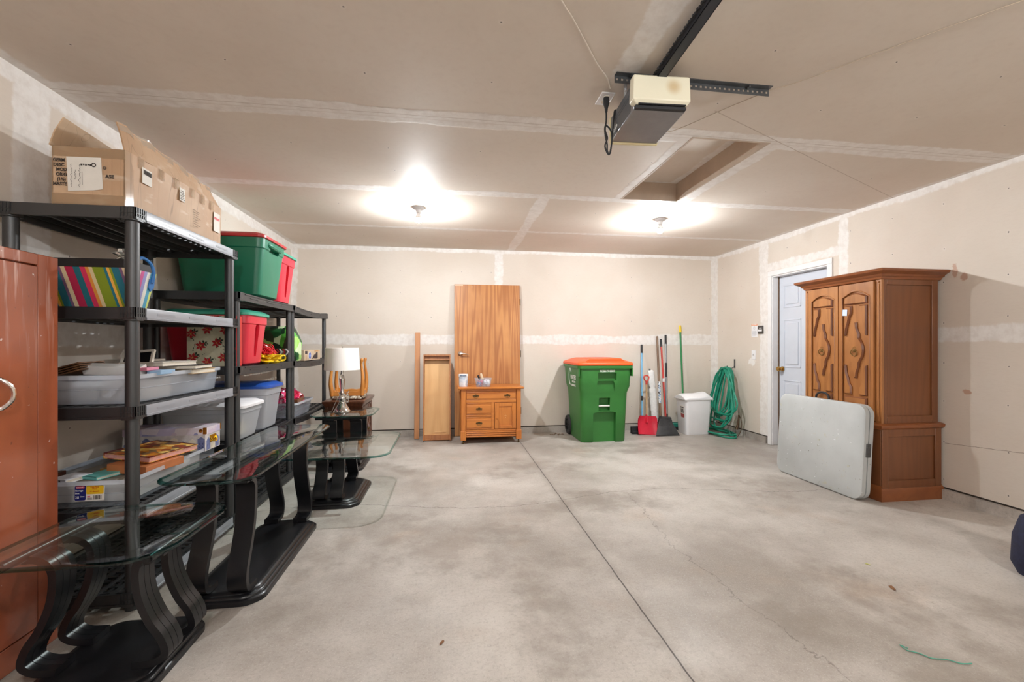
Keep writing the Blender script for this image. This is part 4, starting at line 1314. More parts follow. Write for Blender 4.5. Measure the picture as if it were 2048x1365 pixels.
# ------------------------------------------------------------------ hose on the right wall
HOSE = plain('green_hose', srgb(24, 140, 112), .38, var=.15, vs=5)
hs = thing('garden_hose', 'long green garden hose looped over a hook on the right wall', 'hose', (3.80, 5.50, .90))
hk = thing('hose_hook', 'grey metal hook screwed to the right wall above the hose', 'hook', (XR, 5.50, .94))
bm = B(); box(bm, -.006, 0, -.012, .012, -.04, .08); tube(bm, spline([(-.004, 0, -.02), (-.05, 0, -.045), (-.1, 0, -.04), (-.115, 0, -.01)], 4), .006, 8)
obj('bracket', bm, STEEL, hk)
rnd = random.Random(3)
# each loop hangs from the hook; the lowest ones spread onto the floor
bm = B()
pts = []
NL = 11
for k in range(NL):
    wy = rnd.uniform(.08, .26) if k < 8 else rnd.uniform(.26, .34)
    dep = rnd.uniform(.60, .84)
    xo = -.012 - .007 * k
    zt = .004 * (k % 4)
    sh = rnd.uniform(-.05, .05)
    lowx = -.04 - .09 * rnd.random()
    yo = (k % 5 - 2) * .02
    pts += [(xo, yo, zt), (xo - .015, yo - .055 - wy * .25, -.12), (xo + lowx * .5, sh - wy * .85, -dep * .72), (xo + lowx, sh - wy * .55, -dep * .96), (xo + lowx * 1.2, sh, -dep),
            (xo + lowx, sh + wy * .6, -dep * .95), (xo + lowx * .5, sh + wy * .85, -dep * .70), (xo - .01, yo + .055 + wy * .25, -.12)]
# bottom rounds lying in a coil on the floor
pts = [(p[0] , p[1], max(p[2], -.885)) for p in pts]
tube(bm, spline(pts, 7), .0115, 8)
obj('loops', bm, HOSE, hs)
bm = B()
pts = []
for i in range(46):
    a = i * .42
    r_ = .21 + .05 * math.sin(i * .7)
    pts.append((-.165 + r_ * .62 * math.cos(a), -.01 + r_ * 1.25 * math.sin(a), -.885 + .012 * (i // 15) + .004 * math.sin(i)))
tube(bm, spline(pts, 4), .0115, 8)
obj('floor_coil', bm, HOSE, hs)
bm = B(); cyl(bm, (-.07, -.28, -.74), (-.06, -.285, -.60), .012, seg=10); cyl(bm, (-.085, -.275, -.79), (-.07, -.28, -.73), .02, .014, seg=10); tube(bm, spline([(-.06, -.285, -.6), (-.04, -.30, -.66), (-.05, -.32, -.78), (-.1, -.30, -.885), (-.16, -.27, -.888)], 4), .005, 6)
obj('spray_nozzle', bm, plain('old_bronze', srgb(92, 74, 56), .45, metal=.6), hs)

# ------------------------------------------------------------------ wall placards and switch on the right wall
wp = thing('warning_placard', 'white and orange safety placard on the right wall beside the door', 'placard', (XR, 5.105, 1.405))
bm = B(); box(bm, -.003, 0, -.055, .055, -.085, .085); obj('card', bm, WPL, wp)
bm = B(); box(bm, -.0045, -.003, -.054, .054, .058, .084); obj('orange_band', bm, plain('warning_orange', srgb(226, 140, 70), .5), wp)
text('heading', 'WARNING', .02, WHT, wp, (-.0052, 0, .071), (R(90), 0, R(-90)), bold=.0005)
bm = B()
tube(bm, [(-.0045, .016 * math.cos(a), .03 + .016 * math.sin(a)) for a in [2 * PI * i / 16 for i in range(16)]], .0014, 4, True)
for i in range(7): box(bm, -.0045, -.003, -.04 + (.01 if i % 3 == 0 else 0), .04, -.012 - .009 * i, -.0095 - .009 * i)
obj('fine_print', bm, plain('grey_print', srgb(150, 150, 158), .7), wp)
dc = thing('door_control', 'small dark wall control with white buttons between the placard and door frame', 'wall control', (XR, 4.985, 1.41))
bm = B(); box(bm, -.018, 0, -.045, .045, -.05, .05); obj('housing', bm, plain('control_dark', srgb(70, 66, 62), .4), dc, .005)
bm = B(); box(bm, -.022, -.017, -.036, .036, -.022, .004); obj('push_bar', bm, WPL, dc, .003)
bm = B(); box(bm, -.021, -.017, -.032, .012, .014, .024); obj('light_button', bm, WPL, dc, .002)
ls = thing('light_switch', 'white switch plate on the right wall below the safety placard', 'switch', (XR, 5.12, 1.09))
bm = B(); box(bm, -.006, 0, -.036, .036, -.06, .06); obj('plate', bm, WPL, ls, .003)
bm = B(); box(bm, -.014, -.005, -.005, .005, -.011, .012, Matrix.Rotation(R(12), 4, 'Y')); obj('toggle', bm, plain('toggle_grey', srgb(196, 194, 192), .5), ls)

# ------------------------------------------------------------------ garage door opener on the ceiling
GREY = plain('opener_grey', srgb(150, 150, 152), .3, metal=.6, var=.15)
op = thing('door_opener', 'ceiling-hung garage door opener with yellowed lens facing the viewer', 'garage door opener', (.975, 2.05, H))
op.rotation_euler = (0, 0, R(-3))
bm = B(); box(bm, -.125, .13, -.13, .20, -.205, -.075); obj('housing', bm, GREY, op, .006)
bm = B(); box(bm, -.1262, -.125, -.10, .19, -.2, -.08); box(bm, -.127, -.126, -.08, .18, -.115, -.108); box(bm, -.127, -.126, -.08, .18, -.13, -.125); obj('side_panel', bm, [plain('slate_panel', srgb(86, 90, 96), .3, metal=.3)], op)
bm = B(); box(bm, -.12, .125, -.15, -.128, -.205, -.19); box(bm, -.11, .12, -.16, -.13, -.19, -.175); obj('front_lip', bm, RUB, op, .003)
LENS = plain('yellowed_lens', srgb(226, 212, 168), .35, var=.0)
lt = NT('yellowed_lens_spotted')
o_ = lt.obj()
q = lt.n('ShaderNodeVectorMath', operation='DISTANCE'); lt.l(o_, q.inputs[0]); q.inputs[1].default_value = (.055, -.17, -.11)
cc = lt.mix(lt.sm(q.outputs['Value'], .05, .005, 0, .7), srgb(234, 228, 204), srgb(196, 164, 108))
lt.l(cc, lt.b.inputs['Base Color']); lt.b.inputs['Roughness'].default_value = .35
lt.b.inputs['Subsurface Weight'].default_value = .0
bm = B()
rg = lambda x0, x1, y0, y1, z: [Vector((x0, y0, z)), Vector((x1, y0, z)), Vector((x1, y1, z)), Vector((x0, y1, z))]
loft(bm, [rg(-.12, .125, -.155, -.12, -.19), rg(-.14, .135, -.172, -.12, -.175), rg(-.135, .135, -.165, -.12, -.062), rg(-.13, .13, -.16, -.12, -.058)])
obj('light_lens', bm, lt.m, op, .006)
bm = B(); box(bm, -.13, .135, .19, .212, -.212, -.07); obj('rear_lens', bm, LENS, op, .006)
text('panel_lettering', '1/2 HP', .03, WINK, op, (-.1268, .13, -.17), (R(90), 0, R(-90)), bold=.0004)
for x in (-.12, .12):
    bm = B(); box(bm, x - .002, x + .002, -.03, .0, -.08, -.01); box(bm, x - .002, x + .002, -.035, .005, -.03, -.012)
    for z in (-.02, -.04, -.06): cyl(bm, (x - .004, -.015, z), (x + .004, -.015, z), .005, seg=8)
    obj('hanger_strap', bm, plain('zinc', srgb(196, 198, 200), .35, metal=.8), op)
bm = B()
box(bm, -.022, .022, -2.6, -.10, -.066, -.062); box(bm, -.022, -.019, -2.6, -.10, -.066, -.03); box(bm, .019, .022, -2.6, -.10, -.066, -.03)
rail = obj('rail', bm, plain('dark_rail', srgb(52, 54, 60), .35, metal=.5), op)
bm = B()
for i in range(100):
    y = -.14 - i * .016
    box(bm, -.032, -.025, y, y + .009, -.05 + (.003 if i % 2 else 0), -.04 + (.003 if i % 2 else 0))
box(bm, -.03, -.027, -2.5, -.12, -.046, -.042)
obj('chain', bm, RUB, rail)
# perforated angle iron carrying the opener
ai = thing('angle_iron', 'perforated steel angle bracket across the ceiling behind the opener', 'bracket', (1.195, 2.005, H), (0, 0, R(0)))
bm = B()
x0, x1, n = -.41, .41, 32
box(bm, x0, x1, -.029, .003, -.003, .0)
z0, z1 = -.036, -.001
za, zb = -.024, -.013
box(bm, x0, x1, -.0, .003, z0, za); box(bm, x0, x1, -.0, .003, zb, z1)
st_ = (x1 - x0) / n
for i in range(n + 1):
    xc = x0 + i * st_
    box(bm, max(x0, xc - .007), min(x1, xc + .007), -.0, .003, za, zb)
obj('angle', bm, STEEL, ai)
bm = B()
for x in (-.33, .29): cyl(bm, (x, -.014, -.012), (x, -.014, 0), .008, seg=6)
obj('lag_bolt', bm, STEEL, ai)

ol = thing('ceiling_outlet', 'white electrical outlet on the ceiling left of the opener', 'outlet', (.808, 2.20, H))
bm = B(); box(bm, -.036, .036, -.058, .058, -.006, 0); obj('plate', bm, WPL, ol, .003)
bm = B()
for y in (-.022, .022): lathe(bm, [(0, -.009), (.014, -.009), (.016, -.005), (0, -.005)], 16, c=(0, y, 0), cap0=False, cap1=False)
obj('socket', bm, plain('socket_ivory', srgb(214, 206, 190), .45), ol)
pc = thing('power_cord', 'black power cord hanging from the ceiling outlet in a twisted loop', 'cord', (.808, 2.18, H - .0095))
bm = B(); loft(bm, [rrect(.028, .024, .008, 0), rrect(.03, .026, .009, -.03), rrect(.016, .016, .006, -.055), rrect(.012, .012, .004, -.075)]); obj('plug', bm, RUB, pc)
bm = B()
pts = [(0, 0, -.07), (0, 0, -.12), (-.006, 0, -.17), (.006, 0, -.21), (-.006, .003, -.25), (.004, 0, -.285), (.016, 0, -.295), (.024, 0, -.27), (.03, .0, -.22), (.025, 0, -.17), (.0, .0, -.145), (-.008, 0, -.16), (-.004, .002, -.20), (.004, .0, -.24), (.006, .0, -.28), (.02, -.0, -.29), (.03, -.0, -.23), (.036, 0, -.16), (.042, .0, -.09), (.046, .0, -.065), (.054, 0, -.06)]
tube(bm, spline(pts, 5), .0042, 7); obj('cable', bm, RUB, pc)

WIRE = plain('white_bell_wire', srgb(224, 216, 204), .5)
bm = B(); P = [(.42, 1.596), (.47, 1.66), (.53, 1.738), (.60, 1.83), (.68, 1.94), (.758, 2.03), (.80, 2.1)]
tube(bm, spline([(x, y, H - .005 - .003 * math.sin(i * 2)) for i, (x, y) in enumerate([(.2, 1.3)] + P)], 4), .003, 6)
single('bell_wire', bm, WIRE, 'thin white wire stapled along the ceiling left of the opener', 'wire')
bm = B(); P = [(2.9, .4), (2.126, 1.353), (1.9, 1.655), (1.7, 1.913), (1.60, 2.02)]
tube(bm, spline([(x, y, H - .005 - .004 * math.sin(i * 3)) for i, (x, y) in enumerate(P)], 5), .0022, 6)
tube(bm, spline([(1.60, 2.02, H - .006), (1.49, 2.19, H - .008), (1.345, 2.405, H - .02), (1.2, 2.3, H - .1), (1.11, 2.2, H - .12)], 5), .002, 6)
single('sensor_wire', bm, plain('grey_wire', srgb(186, 170, 152), .6), 'thin tan wire running over the ceiling from the right to the opener', 'wire')
# navy fabric bag at the right edge of the view
NAVY = plain('navy_fabric', srgb(34, 38, 66), .8, var=.4, vs=60, bumpv=.2)
bm = B()
loft(bm, [rrect(.40, .30, .08, .0, 6), rrect(.46, .34, .1, .06, 6), rrect(.44, .34, .1, .2, 6), rrect(.40, .30, .1, .30, 6), rrect(.30, .2, .08, .345, 6)])
nb_ = single('navy_bag', bm, NAVY, 'dark navy fabric bag just entering the picture at the right edge', 'bag')
nb_.location = (3.19, 1.80, 0)

# ================================================================== things on the shelving
# --- big cardboard box on top
cbx = thing('cardboard_box', 'long battered open cardboard box on top of the tall shelving unit', 'box', (-1.63, 2.66, 1.853), (0, 0, R(1)))
W2, L2, HB = .145, .435, .262
bm = B()
ns_ = 12
def wall(x, sgn, z0, z1, bulge, dx=0., lab=None):
    rings = []
    for i in range(ns_ + 1):
        y = -L2 + 2 * L2 * i / ns_
        bb_ = bulge * math.sin(PI * i / ns_) + .004 * math.sin(i * 2.3)
        row = [Vector((x + sgn * bb_ * f + dx * f, y, z0 + (z1 - z0) * f)) for f in (0, .35, .7, 1)]
        rings.append(row + [p - Vector((sgn * .005, 0, 0)) for p in reversed(row)])
    loft(bm, rings)
wall(W2, 1, .003, HB, .02)
wall(-W2, -1, .003, HB, .012)
box(bm, -W2, W2, -L2, -L2 + .006, .003, HB); box(bm, -W2, W2, L2 - .006, L2, .003, HB); box(bm, -W2, W2, -L2, L2, 0, .006)
obj('body', bm, CARD, cbx)
bm = B()      # right flap standing up, ragged
rings = []
for i in range(19):
    y = -L2 + 2 * L2 * i / 18
    b0 = .02 * math.sin(PI * i / 18)
    hgt = (.125 - .035 * i / 18) * (1 + .05 * math.sin(i * 1.7)) * (1 if i < 18 else .45)
    lean = -.03 + .008 * math.sin(i * 2.1)
    rings.append([Vector((W2 + b0, y, HB)), Vector((W2 + b0 + lean * .5, y, HB + hgt * .55)), Vector((W2 + b0 + lean, y - .004, HB + hgt)), Vector((W2 + b0 + lean - .006, y - .004, HB + hgt)), Vector((W2 + b0 + lean * .5 - .006, y, HB + hgt * .55)), Vector((W2 + b0 - .006, y, HB))])
loft(bm, rings)
obj('right_flap', bm, CARD, cbx)
bm = B()
rings = []
for i in range(13):
    y = -L2 - .01 + 2 * L2 * i / 14
    hgt = .125 * (1 - .3 * i / 12)
    rings.append([Vector((-W2, y, HB)), Vector((-W2 + .02, y, HB + hgt * .5)), Vector((-W2 + .055, y, HB + hgt)), Vector((-W2 + .049, y, HB + hgt)), Vector((-W2 + .014, y, HB + hgt * .5)), Vector((-W2 - .006, y, HB))])
loft(bm, rings)
obj('left_flap', bm, CARD2, cbx)
for y in (-.36, -.22, -.1, .05, .16, .28):
    bm = B(); xx = W2 + .004 + .02 * math.sin(PI * (y + L2) / (2 * L2))
    box(bm, xx, xx + .0015, y, y + .04, HB - .05, HB); obj('tape_strip', bm, TAPE, cbx)
bm = B(); rings = []
for i in range(19):      # glossy tape folded over the ragged flap edge
    y = -L2 + 2 * L2 * i / 18
    b0 = .02 * math.sin(PI * i / 18); hgt = (.125 - .035 * i / 18) * (1 + .05 * math.sin(i * 1.7)) * (1 if i < 18 else .45); lean = -.03 + .008 * math.sin(i * 2.1)
    X = W2 + b0 + lean
    rings.append([Vector((X + .010, y, HB + hgt - .034 + .006 * math.sin(i * 3.1))), Vector((X + .003, y, HB + hgt - .006)), Vector((X - .004, y, HB + hgt + .007 + .004 * math.sin(i * 5))), Vector((X - .009, y, HB + hgt - .01))])
loft(bm, rings, False, False)
obj('edge_tape', bm, film('glossy_tape', srgb(236, 226, 210), .45, .08, 1.), cbx)
bm = B(); box(bm, -W2 - .001, W2 + .001, -L2 - .0015, -L2 - .0005, .003, .05); box(bm, -W2, W2, -L2 - .0015, -L2 - .0005, HB - .045, HB)
box(bm, W2 + .0, W2 + .004, -L2, -L2 + .05, .0, HB)
obj('packing_tape', bm, TAPE, cbx)
bm = B()
poly = [(-.075, .215), (.062, .218), (.07, .075), (.03, .068), (-.068, .06)]
prism(bm, poly, 0, .0012, Matrix.Translation((-.012, -L2 - .002, 0)) @ Matrix.Rotation(R(90), 4, 'X'))
pp = obj('paper_sheet', bm, PAPER, cbx)
bm = B()
y_ = -L2 - .0045
rr_ = random.Random(5)
for col, x in enumerate((-.066, -.05, -.034)):
    pts = []
    for i in range(26):
        z = .078 + i * .0042
        pts.append((x + rr_.uniform(-.004, .004), y_, z + rr_.uniform(-.002, .002)))
    if col == 1: pts = pts[8:20]
    tube(bm, pts, .0006, 4)
tube(bm, [(-.022, y_, .09), (-.024, y_, .15)], .0005, 4)
for i in range(5): box(bm, -.03 + i * .009, -.024 + i * .009, y_, y_ + .001, .178 + .002 * (i % 2), .186)
tube(bm, [(.022 + .008 * math.cos(a), y_, .183 + .008 * math.sin(a)) for a in [2 * PI * i / 12 for i in range(12)]], .002, 4, True)
obj('handwriting', bm, INK, pp)
for i, (s_, x) in enumerate((('GERM', -.118), ('DESC', -.118), ('MOD', -.108), ('ORIG', -.108), ('(1/6)', -.108), ('MASTE', -.114))):
    text('printing', s_, .021, INK, cbx, (x + .002, -L2 - .003, .198 - .0215 * i), (R(90), 0, 0), bold=.0004, sx=.85)
text('printing', 'ASE', .021, INK, cbx, (.085, -L2 - .003, .134), (R(90), 0, 0), bold=.0006)
text('printing', 'D', .018, INK, cbx, (.066, -L2 - .003, .172), (R(90), 0, 0), bold=.0004)
bm = B()
ys = lambda y, z: W2 + .0045 + .02 * math.sin(PI * (y + L2) / (2 * L2)) * min(1, z / HB)
for (y, z, w_, h_, mi) in ((-.335, .15, .07, .075, 0), (-.05, .16, .05, .07, 0), (.33, .09, .075, .12, 0)):
    x = ys(y, z + h_ / 2)
    bm = B(); box(bm, x, x + .0015, y, y + w_, z, z + h_, mi=mi); obj('shipping_label', bm, [PAPER], cbx)
bm = B()
bm = B()
for i in range(9): x = ys(-.3, .2); box(bm, x + .0012, x + .0025, -.325 + i * .0065, -.3215 + i * .0065, .195, .215, mi=1)
LBM = [PAPER, INK, plain('label_scarlet', srgb(190, 40, 44), .5)]
obj('label_print', bm, LBM, cbx); bm = B()
for k in range(6):
    x = ys(-.03, .19); box(bm, x + .0012, x + .0025, -.045 + .004 * (k % 2), -.005 - .006 * (k % 3), .168 + .009 * k, .171 + .009 * k, mi=1)
obj('label_print', bm, LBM, cbx); bm = B()
x = ys(.36, .17); box(bm, x + .001, x + .003, .335, .40, .165, .18, mi=2)
for k in range(7): box(bm, x - .001, x + .0018, .335 + .008 * (k % 3), .385 + .004 * (k % 2), .1 + .008 * k, .104 + .008 * k, mi=1)
obj('label_print', bm, LBM, cbx)
bm = B()
for k in range(8):
    x = ys(.12, .12) + .0
    pts = [(x + .001, .09 + j * .012 + .003 * k % .01, .15 - .013 * k + rr_.uniform(-.003, .003)) for j in range(7 - k % 3)]
    tube(bm, pts, .0009, 4)
obj('pen_scrawl', bm, INK, cbx)

# --- second shelf: striped tote in front of a dark carton
CS = [srgb(168, 24, 66), srgb(22, 98, 110), srgb(196, 40, 80), srgb(206, 132, 48), srgb(206, 186, 144), srgb(120, 136, 20), srgb(28, 104, 120), srgb(220, 164, 66), srgb(120, 136, 20), srgb(24, 100, 116), srgb(110, 80, 110), srgb(206, 186, 150)]
wd = [.085, .07, .06, .035, .04, .12, .03, .03, .03, .08, .03, .05]
st_ = []; p_ = 0
for rep in range(2):
    for c_, w_ in zip(CS, wd):
        if p_ < 1: st_.append((p_, c_)); p_ += w_ / 1.32
SFR = bands('woven_stripes', st_, 'x', -.25, .25, .22)
SD = []
ED = [srgb(210, 216, 120), srgb(90, 176, 190), srgb(226, 222, 214), srgb(204, 96, 150), srgb(150, 150, 200), srgb(222, 222, 214), srgb(84, 160, 190), srgb(204, 214, 120), srgb(120, 200, 170), srgb(196, 206, 190)]
for i, c_ in enumerate(ED): SD.append((i / len(ED), c_))
SSD = bands('woven_stripes_end', SD, 'y', -.11, .11, -.12)
tg = thing('striped_tote', 'multicoloured striped fabric tote with blue handles on the second shelf down', 'tote bag', (-1.69, 2.335, 1.395))
bm = B()
f0, f1 = rrect(.40, .14, .02, 0), rrect(.455, .20, .02, .18)
loft(bm, [f0, f1, rrect(.449, .194, .018, .18), rrect(.394, .134, .018, .006)])
bm.normal_update()
for f in bm.faces:
    if f.normal.x > .6: f.material_index = 1
obj('bag_body', bm, [SFR, SSD], tg, sharp=60)
BLH = plain('blue_strap', srgb(40, 110, 176), .4)
for s in (1,):
    bm = B()
    X = s * .226
    tube(bm, spline([(X, -.055, .13), (X + s * .006, -.057, .18), (X - s * .0, -.045, .225), (X - s * .008, 0, .245), (X - s * .0, .045, .225), (X + s * .006, .057, .18), (X, .055, .13)], 5), .0075, 8)
    for y in (-.055, .055):
        prism(bm, [(-.018, .02), (.018, .02), (.02, -.02), (0, -.042), (-.02, -.02)], 0, .003, Matrix.Translation((X - s * .004, y, .13)) @ Matrix.Rotation(R(8 * s), 4, 'Y') @ Matrix(((0, 0, 1, 0), (1, 0, 0, 0), (0, 1, 0, 0), (0, 0, 0, 1))))
    obj('handle', bm, BLH, tg)
bm = B(); box(bm, -1.95, -1.64, 2.465, 2.66, 1.395, 1.61); box(bm, -1.955, -1.635, 2.46, 2.665, 1.61, 1.655)
single('dark_carton', bm, plain('dark_brown_card', srgb(40, 34, 32), .6), 'dark brown lidded carton behind the striped tote', 'box', bev=.003)
lump('silver_wrap', (-1.66, 2.50, 1.68), .028, plain('crumpled_foil', srgb(225, 222, 214), .2, metal=.8), 'crumpled silver wrap on the dark carton behind the striped tote', 'wrapping', (1.2, .6, .8), .9, 4, fr=14)

# --- third shelf: long clear bin with frames, binders and books
RIMF = film('frosted_rim', srgb(236, 240, 245), .62, .25, .8)
def open_bin(name, label, x, y, z, w0, d0, h, m, cat='bin', flare=.03, lip=.018, r=.04):
    t = thing(name, label, cat, (x, y, z))
    bm = B(); loft(bm, bin_rings(w0, d0, w0 + flare, d0 + flare, h, r, .0025))
    loft(bm, [rrect(w0 + flare * .5, d0 + flare * .5, r, h * .48), rrect(w0 + flare * .5 + .006, d0 + flare * .5 + .006, r, h * .50), rrect(w0 + flare * .5, d0 + flare * .5, r, h * .52)], False, False)
    obj('bin_wall', bm, m, t, sharp=50)
    bm = B(); a, b = w0 + flare, d0 + flare
    m = RIMF
    loft(bm, [rrect(a, b, r, h), rrect(a + lip, b + lip, r, h + .002), rrect(a + lip, b + lip, r, h - .018), rrect(a + lip - .004, b + lip - .004, r, h - .018), rrect(a + lip - .004, b + lip - .004, r, h - .002), rrect(a, b, r, h - .002)], False, False)
    obj('rim', bm, m, t, sharp=50)
    return t
open_bin('storage_bin', 'long milky plastic bin full of frames and books on the third shelf down', -1.705, 2.69, .9395, .40, .78, .135, CLR2)
def slab(name, x, y, z, sx, sy, sz, m, label, cat, rot=(0, 0, 0), pages=None, bev=.002, spine='x-'):
    """a book: cover boards and spine with a page block inset"""
    t = thing(name, label, cat, (x, y, z), rot)
    bm = B()
    if pages:
        c = .003
        box(bm, -sx / 2, sx / 2, -sy / 2, sy / 2, 0, c); box(bm, -sx / 2, sx / 2, -sy / 2, sy / 2, sz - c, sz)
        if spine == 'x-': box(bm, -sx / 2, -sx / 2 + c, -sy / 2, sy / 2, 0, sz)
        else: box(bm, -sx / 2, sx / 2, -sy / 2, -sy / 2 + c, 0, sz)
        obj('cover', bm, m, t)
        bm = B(); box(bm, -sx / 2 + .004, sx / 2 - .004, -sy / 2 + .004, sy / 2 - .004, c, sz - c); obj('pages', bm, pages, t)
    else:
        box(bm, -sx / 2, sx / 2, -sy / 2, sy / 2, 0, sz); obj('body', bm, m, t, bev)
    return t
PG = plain('page_block', srgb(222, 214, 198), .8, var=.1, vs=80)
col = lambda n, r, g, b, ro=.5: plain(n, srgb(r, g, b), ro, var=.08)
CREAM = col('cream_card', 226, 218, 206)
# filler layers that the bin holds
slab('photo_album', -1.80, 2.52, .944, .17, .26, .10, col('brown_album', 110, 74, 48), 'brown album lying flat at the near end of the milky bin', 'album', pages=PG)
slab('document_box', -1.61, 2.52, .944, .17, .24, .10, col('tan_box', 196, 176, 150), 'tan document box inside the near right of the milky bin', 'box')
slab('keepsake_box', -1.70, 2.89, .944, .34, .26, .105, col('grey_box', 168, 164, 160), 'grey box inside the far end of the milky bin', 'box')
slab('ring_binder', -1.665, 2.45, 1.075, .26, .05, .045, col('white_binder', 232, 230, 226), 'white ring binder lying across the near end of the milky bin', 'binder', (R(18), R(2), 0))
fr = thing('picture_frame', 'stack-edged brown wood picture frame sloping in the milky bin, left of the white binder', 'frame', (-1.86, 2.45, 1.07), (0, R(-17), R(4)))
bm = B()
for k in range(4): box(bm, -.11 + .006 * k, .1, -.09, .09, k * .011, k * .011 + .007)
obj('moulding', bm, wood('brown_frame', srgb(130, 90, 56), srgb(84, 54, 32), 'x', 3, .4), fr, .001)
slab('white_carton', -1.84, 2.86, 1.05, .23, .16, .085, CREAM, 'white carton at the back left of the milky bin', 'carton', (0, 0, R(6)))
bf = thing('picture_frame', 'tilted dark picture frame with a white edge at the back of the milky bin', 'frame', (-1.70, 2.66, 1.128), (R(64), R(-5), 0))
bm = B()
for a in ((-.08, .08, -.062, -.05), (-.08, .08, .05, .062), (-.08, -.068, -.05, .05), (.068, .08, -.05, .05)): box(bm, a[0], a[1], a[2], a[3], 0, .014)
obj('border', bm, CREAM, bf)
bm = B(); box(bm, -.068, .068, -.05, .05, .002, .008); obj('picture', bm, col('dark_picture', 26, 24, 26, .3), bf)
MAROON = col('maroon_cover', 92, 26, 38)
slab('hardback_book', -1.60, 2.52, 1.046, .15, .2, .022, MAROON, 'maroon hardback just right of the white binder, lying in the milky bin', 'book', (0, 0, R(12)), PG)
slab('hardback_book', -1.60, 2.86, 1.051, .28, .22, .028, col('tan_cover', 186, 154, 108), 'thick tan book below the grey one at the far end of the milky bin', 'book', (0, 0, R(-4)), PG)
slab('hardback_book', -1.59, 2.83, 1.080, .27, .22, .022, col('black_cover', 44, 38, 40), 'black and grey book between the tan book and the white one', 'book', (0, 0, R(5)), PG)
slab('photo_book', -1.645, 2.75, 1.103, .24, .26, .022, CREAM, 'white book topping the pile at the far end of the milky bin', 'book', (0, 0, R(-8)), PG)
slab('card_box', -1.505, 2.53, 1.066, .06, .16, .022, col('pale_blue_box', 150, 184, 214), 'pale blue flat box against the right rim of the milky bin', 'box', (0, 0, R(8)))
slab('card_box', -1.54, 2.47, 1.089, .06, .12, .016, col('pink_box', 224, 140, 164), 'pink flat box partly hidden behind the near shelf post', 'box', (0, 0, R(8)))

# --- fourth shelf: labelled clear box, books, decorated keepsake box
sb2 = open_bin('storage_box', 'clear plastic storage box with a blue and yellow label on the fourth shelf down', -1.705, 2.65, .467, .42, .76, .125, DIM, 'box', .03, .014)
bm = B()
def rp(x0, x1, z0, z1, h0, h1, mi, r=.006):
    P = [(p.x + (x0 + x1) / 2, p.y + (z0 + z1) / 2) for p in rrect(x1 - x0, z1 - z0, r, 0, 3)]
    prism(bm, P, h0, h1, M_, mi)
M_ = Matrix.Translation((.0, -.392, .0)) @ Matrix.Rotation(R(88.5), 4, 'X')
lx = .06
M_ = M_ @ Matrix.Translation((0, .014, 0))
rp(lx - .062, lx + .062, .02, .093, 0, .0015, 0)
rp(lx - .059, lx - .014, .023, .090, .0015, .0025, 1)
rp(lx - .012, lx + .059, .050, .090, .0015, .0025, 2)
rp(lx - .055, lx - .018, .077, .088, .0025, .0032, 3, .005)
for i in range(8): rp(lx + .018 + i * .0042, lx + .0195 + i * .0042 + .0008 * (i % 3), .025, .044, .0015, .0022, 4, .0004)
rp(lx - .008, lx + .004, .036, .042, .0015, .0022, 3, .001)
for i in range(2): rp(lx - .008, lx + .012, .026 + .005 * i, .028 + .005 * i, .0015, .0022, 4, .0004)
lb = obj('product_label', bm, [PAPER, plain('label_navy', srgb(26, 34, 110), .5), plain('label_yellow', srgb(232, 186, 30), .5), plain('label_pink', srgb(214, 90, 110), .5), INK], sb2)
def lt_(s_, size, m, x, z, sx=1., al='LEFT', rz=0):
    p = M_ @ Vector((x, z, .0035)); text('label_text', s_, size, m, lb, p, (R(88.5), 0, 0), align=al, sx=sx, bold=.00012, ext=.0003)
lt_('Rubbermaid', .0065, WINK, lx - .053, .0825, .9)
lt_('Storage', .0105, WINK, lx - .056, .068); lt_('Box', .0105, WINK, lx - .056, .056); lt_('28', .016, WINK, lx - .056, .037); lt_('Quart', .007, WINK, lx - .036, .041)
RI = plain('label_orange_ink', srgb(196, 70, 20), .6)
lt_('Caja Para', .009, RI, lx + .023, .083, al='CENTER'); lt_('Usos', .009, RI, lx + .023, .074, al='CENTER'); lt_('2 / Multiple', .0085, RI, lx + .023, .063, al='CENTER')
slab('folder_stack', -1.70, 2.62, .472, .36, .58, .085, CREAM, 'cream stack of folders filling the labelled clear box', 'folders')
slab('grey_board', -1.73, 2.66, .5575, .30, .62, .012, col('grey_board_card', 128, 120, 108), 'thin grey board lying over the labelled clear box contents', 'board', (0, 0, R(-3)))
slab('brown_pouch', -1.905, 2.36, .572, .085, .14, .03, blotch('dark_leather', [srgb(58, 30, 20), srgb(80, 44, 28), srgb(46, 24, 16)], 30, .4), 'dark brown pouch at the near left corner of the labelled clear box', 'pouch', (0, 0, R(10)))
wb = slab('paperback_book', -1.80, 2.36, .572, .10, .12, .018, col('white_cover', 232, 232, 236), 'small white book with black spine letters in the labelled clear box', 'book', (0, 0, R(-14)), PG, spine='y-')
text('spine_title', 'KIERA', .02, INK, wb, (0, -.0612, .009), (R(90), 0, 0), bold=.0006)
tl = slab('paperback_book', -1.69, 2.42, .572, .11, .15, .016, col('teal_cover', 110, 196, 190), 'small teal book on the grey board, left of the near post', 'book', (0, 0, R(-22)), PG, spine='y-')
slab('paperback_book', -1.70, 2.53, .572, .13, .10, .012, col('amber_cover', 176, 128, 60), 'thin amber booklet behind the small teal one', 'book', (0, 0, R(-22)))
slab('leather_album', -1.575, 2.53, .575, .21, .23, .042, plain('orange_leather', srgb(196, 120, 72), .5, var=.15), 'plain orange-brown leather album under the illustrated book', 'album', (0, R(3), R(-12)))
